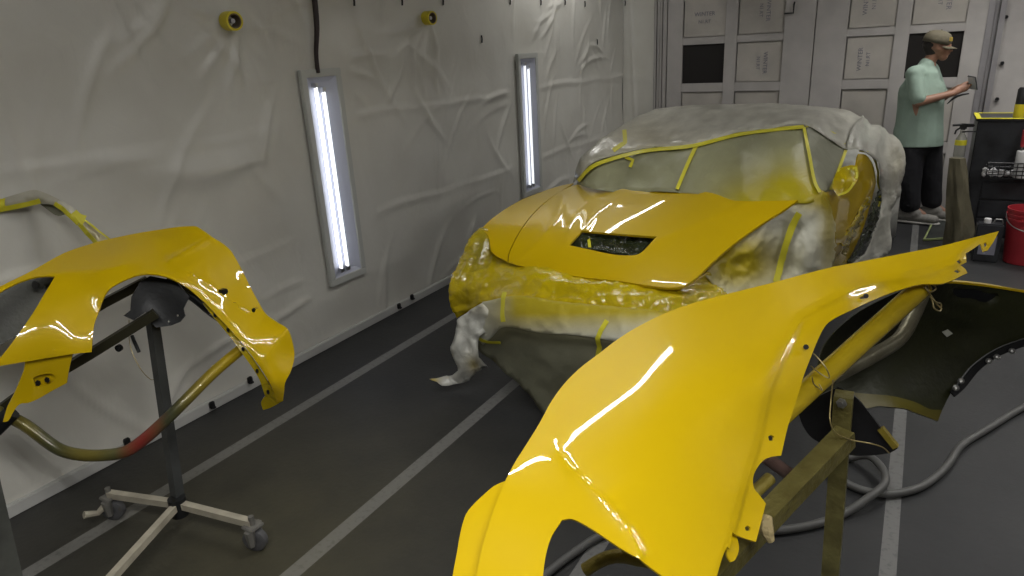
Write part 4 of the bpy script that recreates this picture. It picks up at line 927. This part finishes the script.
    for an, s in ((anR, 1), (anL, 1)):
        z = .05
        a = Vector((an.x - .03, an.y, z + .01)); b = Vector((an.x + .19, an.y - .05, z))
        blend('shoe', [((a + Vector((-.03, 0, .0)), .058), (a + Vector((.06, -.01, .02)), .064)), ((a, .058), (b, .050), (side, 1, .95)), ((a + Vector((.01, 0, .06)), .056), (a + Vector((.08, -.02, .03)), .056))], M['shoe'], root, .008, 3)
        blend('shoe_sole', [((Vector((a.x - .035, a.y, .018)), .062), (Vector((b.x + .012, b.y, .018)), .054), (side, 1, .34))], M['sole'], root, .007, 1)
    # hair and cap
    blend('hair', [((head + Vector((-.045, 0, .01)), .082), (head + Vector((-.035, 0, -.035)), .066), (side, .92, 1))], M['hair'], root, .008, 2)
    hc = head + Vector((-.015, 0, .045)); tilt = Matrix.Rotation(math.radians(14), 3, 'Y')
    bm = bmesh.new(); n = 24; rings = []
    for h, r in ((-.02, .102), (.01, .104), (.04, .098), (.066, .080), (.082, .05), (.088, .015)):
        rings.append([bm.verts.new(hc + tilt @ Vector((math.cos(2*PI*k/n)*r*1.10, math.sin(2*PI*k/n)*r*.92, h))) for k in range(n)])
    for a, b in zip(rings, rings[1:]):
        for k in range(n): bm.faces.new((a[k], a[(k+1) % n], b[(k+1) % n], b[k]))
    bm.faces.new(rings[-1]); cp = bm_obj('cap', bm, M['capm'], root); cp.modifiers.new('s', 'SOLIDIFY').thickness = .004
    bm = bmesh.new(); rows = []
    for i in range(7):
        t = i/6; row = []
        for j in range(11):
            y = (j/10 - .5) * 2; x = .085 + t * (.085 * (1 - .55*y*y)) - .03*y*y; row.append(bm.verts.new(hc + tilt @ Vector((x, y*.085*(1 - .15*t), -.018 - .012*t - .020*y*y))))
        rows.append(row)
    for a, b in zip(rows, rows[1:]):
        for j in range(10): bm.faces.new((a[j], a[j+1], b[j+1], b[j]))
    br = bm_obj('cap_brim', bm, M['capm'], root); br.modifiers.new('s', 'SOLIDIFY').thickness = .006
    c = hc + tilt @ Vector((.088, -.052, .03)); bm = bmesh.new(); add_box(bm, c, (.05, .012, .036), Matrix.Rotation(-.65, 3, 'Z'), .004); bm_obj('cap_patch', bm, M['patch'], root)
    lathe('cap_button', [(0, 0), (.009, 0), (.006, .006), (0, .007)], hc + tilt @ Vector((0, 0, .088)), M['capm'], root, (0.2, 0, 1), 10)
    for s in (-1, 1): lathe('eye', [(0, .005), (.007, .003), (.009, 0), (0, -.004)], head + Vector((.083, .027*s - .004, -.012)), M['eye'], root, (1, -.2, -.2), 10)
    # phone and strap
    c = hand + Vector((.065, -.02, .035)); rot = Matrix.Rotation(math.radians(50), 3, 'Z') @ Matrix.Rotation(math.radians(-38), 3, 'Y') @ Matrix.Rotation(math.radians(12), 3, 'X')
    ph = thing('phone', c, 'small phone with a pale screen held in both hands by the person', 'phone')
    box('phone_case', c, (.012, .072, .15), M['black'], ph, rot, .004); box('screen', c + rot @ Vector((-.0065, 0, 0)), (.002, .064, .138), M['silver'], ph, rot, .0005)
    tag(tube('pen', [Q(947, 104, -.14), Q(957, 96, -.13), Q(969, 93.5, -.11)], [.004, .012, .006], M['dark'], None, 8, 3), 'thin dark tool held under the person\'s hands below the phone', 'tool')
person()

# ------------------------------------------------------------------ right-hand corner: cart, bucket, can
def corner():
    YC = 6.6
    tl = P(978, 121, 'y', YC); zt = tl.z; x0 = tl.x; w, dep = .70, .42
    root = thing('tool_cart', (x0 + w/2, YC + dep/2, 0), 'tall black steel tool cart with yellow tape on its top edges', 'cart')
    z0 = .09
    box('cabinet', (x0 + w/2, YC + dep/2, (zt + z0)/2), (w, dep, zt - z0), M['cart'], root, bev=.008)
    box('cart_top', (x0 + w/2, YC + dep/2, zt + .008), (w + .03, dep + .03, .022), M['cart'], root, bev=.006)
    box('edge_tape', (x0 + w/2, YC - .004, zt + .020), (w + .03, .035, .006), M['tape'], root, bev=.002); box('edge_tape', (x0 + .004, YC + dep/2, zt + .020), (.035, dep, .006), M['tape'], root, bev=.002)
    box('edge_tape', (x0 + w/2, YC + dep - .01, zt + .020), (w, .02, .006), M['tape'], root, bev=.002)
    for k in range(4):
        zc = z0 + .09 + k*.15
        if k < 3: box('drawer', (x0 + w/2 + .03, YC - .006, zc), (w - .14, .018, .135), M['cart'], root, bev=.004)
    for sx in (.06, w - .06):
        for sy in (.06, dep - .06): lathe('caster', [(0, -.014), (.036, -.016), (.042, 0), (.036, .016), (0, .014)], (x0 + sx, YC + sy, .043), M['rubber'], root, (1, 0, 0), 18)
    # wire basket on the front
    bk = bmesh.new(); a = P(986, 168, 'y', YC - .02); L = .42
    for dz in (.06, .03, 0, -.03, -.06): add_tube(bk, [(a.x, YC - .01, a.z + dz), (a.x, YC - .13, a.z + dz), (a.x + L, YC - .13, a.z + dz), (a.x + L, YC - .01, a.z + dz)], .004, 6)
    for i in range(12):
        x = a.x + L*i/11; add_tube(bk, [(x, YC - .13, a.z + .06), (x, YC - .13, a.z - .06), (x, YC - .01, a.z - .06)], .003, 6)
    bm_obj('wire_basket', bk, M['black'], root)
    # things on and in the cart
    V = []; c = Vector((a.x + .075, YC - .065, a.z - .015))
    for i in range(14):
        for j in range(8):
            V.append(c + Vector((-.10 + .20*i/13, -.02 + .02*noise.noise(Vector((i*.5, j*.5, 1))), -.035 + .075*j/7 * (.6 + .6*abs(noise.noise(Vector((i*.33, 2, 3))))) + .02*noise.noise(Vector((i*.6, j*.3, 9))))))
    o = mesh_obj('shop_rag', V, [(i*8+j, (i+1)*8+j, (i+1)*8+j+1, i*8+j+1) for i in range(13) for j in range(7)], M['whitep'], ang=180); o.modifiers.new('s', 'SOLIDIFY').thickness = .015
    tag(o, 'crumpled white rag in the wire basket on the front of the black cart', 'rag')
    c = Vector((P(1019, 188, 'y', YC - .07).x, YC - .070, a.z - .056))
    tag(lathe('paper_roll', [(.016, 0), (.056, 0), (.058, .004), (.058, .20), (.056, .204), (.016, .204)], c, M['whitep'], None, (0, 0, 1), 26, True), 'white paper roll standing in front of the black cart at the right picture edge', 'paper roll')
    c = Vector((P(1018, 118, 'y', YC + .1).x, YC + .10, zt + .019)); b = thing('spray_can', c, 'yellow and black can standing on top of the black cart', 'can')
    lathe('can_body', [(0, 0), (.034, 0), (.036, .006), (.036, .10), (0, .10)], c, M['yplastic'], b, seg=20); lathe('can_top', [(0, .10), (.035, .10), (.034, .21), (.024, .225), (0, .227)], c, M['black'], b, seg=20)
    c = P(1022, 147, 'y', YC - .05); b = thing('brush', c, 'red handled tool hanging on the front of the black cart', 'tool')
    tube('handle', [c + Vector((0, 0, .13)), c + Vector((.004, 0, .05)), c], [.014, .019, .012], M['red'], b, 10, 3); tube('shaft', [c, c + Vector((0, 0, -.03))], .007, M['steel'], b, 8)
    # spray bottle and cloth hung on the cart's left side
    c = P(966, 157, 'y', YC + .02); c.x = min(c.x, x0 - .09); b = thing('spray_bottle', c, 'clear spray bottle banded with yellow tape hanging at the left side of the black cart', 'bottle')
    lathe('bottle_body', [(0, 0), (.038, 0), (.04, .008), (.04, .10), (.036, .15), (.016, .19), (.016, .21), (0, .21)], c, mat('cloudy bottle', (.30, .30, .27), .25, coat=.4), b, seg=20)
    lathe('tape_band', [(.0405, .095), (.042, .097), (.041, .135), (.039, .137)], c, M['tape'], b, seg=20)
    bm = bmesh.new(); add_box(bm, c + Vector((.0, 0, .24)), (.05, .03, .05), None, .008); add_tube(bm, [c + Vector((-.02, 0, .255)), c + Vector((-.075, 0, .25))], .010, 8); add_tube(bm, [c + Vector((-.015, 0, .235)), c + Vector((-.045, 0, .21)), c + Vector((-.05, 0, .18))], .007, 8); add_box(bm, c + Vector((.04, 0, .25)), (.07, .026, .026), None, .006)
    bm_obj('trigger_head', bm, M['black'], b)
    tube('side_hook', [Vector((x0 + .01, c.y + .02, c.z + .20)), c + Vector((.03, .02, .20)), c + Vector((.018, 0, .20)), c + Vector((0, -.018, .20))], .006, M['dark'], root, 8)
    a = P(960, 158, 'y', YC - .13); hgt = a.z - .02; V = []; n = 30; m = 26
    for j in range(m):
        t = j/(m-1)
        for i in range(n):
            an = 2*PI*i/n; r = (.05 + .035*t**.8) * (1 + .36*math.sin(an*4 + t*2.5) * (.3 + .7*t) + .1*math.sin(an*9 - t*6))
            V.append((a.x - .02 + .12*t + math.cos(an)*r, a.y + math.sin(an)*r*.8, a.z - hgt*t))
    Fc = [(j*n+i, j*n+(i+1) % n, (j+1)*n+(i+1) % n, (j+1)*n+i) for j in range(m-1) for i in range(n)] + [tuple(range(n)), tuple(range((m-1)*n, m*n))[::-1]]
    tag(mesh_obj('hanging_cloth', V, Fc, M['bag'], ang=60), 'olive brown cloth hanging in folds from below the spray bottle beside the cart', 'cloth')
    # red bucket
    c = P(1022, 262, 'z', 0); b = thing('bucket', (c.x, c.y, 0), 'red plastic bucket on the floor in front of the black cart', 'bucket')
    rt = abs(P(992, 206, 'y', c.y).x - c.x); ht = P(1020, 215, 'y', c.y - rt).z
    rt = min(rt, .155)
    lathe('bucket_body', [(0, .004), (rt*.80, .004), (rt*.82, .012), (rt*.97, ht-.02), (rt, ht-.02), (rt, ht), (rt*.95, ht), (rt*.78, .02), (0, .02)], c, M['red'], b, seg=36)
    for f_ in (.80, .88): lathe('rib', [(rt*.93, ht*f_), (rt*1.01, ht*f_), (rt*1.01, ht*f_+.012), (rt*.93, ht*f_+.012)], c, M['red'], b, seg=36, closed=True)
    tube('bail', [c + Vector((-rt, 0, ht-.04))] + [c + Vector((-rt*1.04*math.cos(t), -rt*1.04*math.sin(t), ht - .05 - .10*math.sin(t))) for t in (.4, .9, 1.57, 2.2, 2.75)] + [c + Vector((rt, 0, ht-.04))], .004, M['zinc'], b, 6, 3)
    # square black tin
    c = P(984, 262, 'z', 0); tn = thing('paint_tin', (c.x, c.y, 0), 'black rectangular solvent tin with white cap on the floor left of the red bucket', 'tin')
    h2 = P(987, 224, 'y', c.y).z
    box('tin_body', (c.x, c.y + .05, h2/2), (.17, .11, h2), M['cart'], tn, bev=.010)
    lathe('tin_cap', [(0, 0), (.024, 0), (.024, .03), (.02, .035), (0, .035)], (c.x - .02, c.y + .05, h2 - .001), M['whitep'], tn, seg=16)
    tube('tin_handle', [(c.x + .02, c.y + .05, h2), (c.x + .03, c.y + .05, h2 + .03), (c.x + .07, c.y + .05, h2 + .03), (c.x + .08, c.y + .05, h2)], .006, M['zinc'], tn, 8)
    box('tin_label', (c.x, c.y - .0055, h2*.45), (.11, .002, h2*.5), M['ink'], tn, bev=.0005)
    # board on the floor
    q = [P(u, v, 'z', .012) for u, v in ((934, 220), (924, 240), (972, 236), (972, 219))]
    mt = thing('floor_board', q[0].lerp(q[2], .5) * 1.0, 'thin dark board edged with pale green tape on the floor by the person\'s shoes', 'board'); mt.location.z = 0
    V = [Vector((p.x, p.y, 0.001)) for p in q] + q
    mesh_obj('board', V, [(0,1,2,3), (4,5,6,7), (0,1,5,4), (1,2,6,5), (2,3,7,6), (3,0,4,7)], M['mat'], mt, 20)
    for a, b in ((0, 1), (1, 2)):
        tube('edge_tape', [q[a] + Vector((0, 0, .001)), q[b] + Vector((0, 0, .001))], .007, M['matedge'], mt, square=True)
corner()

# ------------------------------------------------------------------ ceiling lights
def ceiling_light(x, y, z, L, ang, e, lab):
    r = thing('ceiling_light', (x, y, z), lab, 'lamp', 'ceiling lights')
    rot = Matrix.Rotation(math.radians(ang), 3, 'Z'); v = lambda a, b, c: Vector((x, y, z)) + rot @ Vector((a, b, c))
    bm = bmesh.new(); add_box(bm, (x, y, z + .06), (.54, L + .08, .05), rot, .01)
    for s_ in (-1, 1): add_box(bm, v(.275*s_, 0, -.01), (.012, L + .08, .15), rot, .002)  # side skirts added to keep the tubes' light off the upper wall
    bm_obj('lamp_body', bm, M['frame'], r)
    for s_ in (-1, 1): tube('hanger', [v(0, s_*L*.35, .08), v(0, s_*L*.35, ZC - z)], .006, M['dark'], r, 6)
    for s_ in (-1, 1):
        l = bpy.data.lights.new('ceiling_lamp', 'AREA'); l.shape = 'RECTANGLE'; l.size = .045; l.size_y = L; l.energy = e / 2; l.color = (1, .98, .95)
        o = bpy.data.objects.new('ceiling_lamp', l); COL.objects.link(o); o.location = v(.19*s_, 0, .03); o.rotation_euler = (0, 0, math.radians(ang)); child(o, r)
for a in ((-.90, 2.5, 2.9, 1.5, -25, 44, 'double tube ceiling light slung above the nose of the car'),
          (-2.7, 6.2, 2.9, 1.5, 0, 20, 'double tube ceiling light near the sheeted wall above the tail of the car'),
          (.7, 6.9, 2.9, 1.6, 90, 65, 'unseen double tube fill light added across the booth in front of the back door'),  # unseen fixture added to brighten the back of the booth
          (2.05, 4.6, 2.9, 1.6, 0, 100, 'unseen double tube fill light added at the right above the hung fender'),  # unseen fixture added to light the wheel bay from the right
          (-.5, -.3, 2.9, 1.6, 90, 80, 'unseen double tube fill light added behind the lens by the sheeted wall'),  # unseen fixture added to light the near part of the sheeted wall
          (1.0, .2, 2.9, 1.6, 90, 75, 'unseen double tube fill light added behind the lens at the right')):  # unseen fixture added to throw even light across to the left wall
    ceiling_light(*a)
w = bpy.data.worlds.new('world'); SC.world = w; w.use_nodes = True; w.node_tree.nodes['Background'].inputs[0].default_value = (.5, .5, .5, 1); w.node_tree.nodes['Background'].inputs[1].default_value = .1
vs = SC.view_settings; vs.view_transform = 'Standard'; vs.look = 'None'; vs.exposure = -0.68; vs.gamma = 1; vs.use_curve_mapping = False
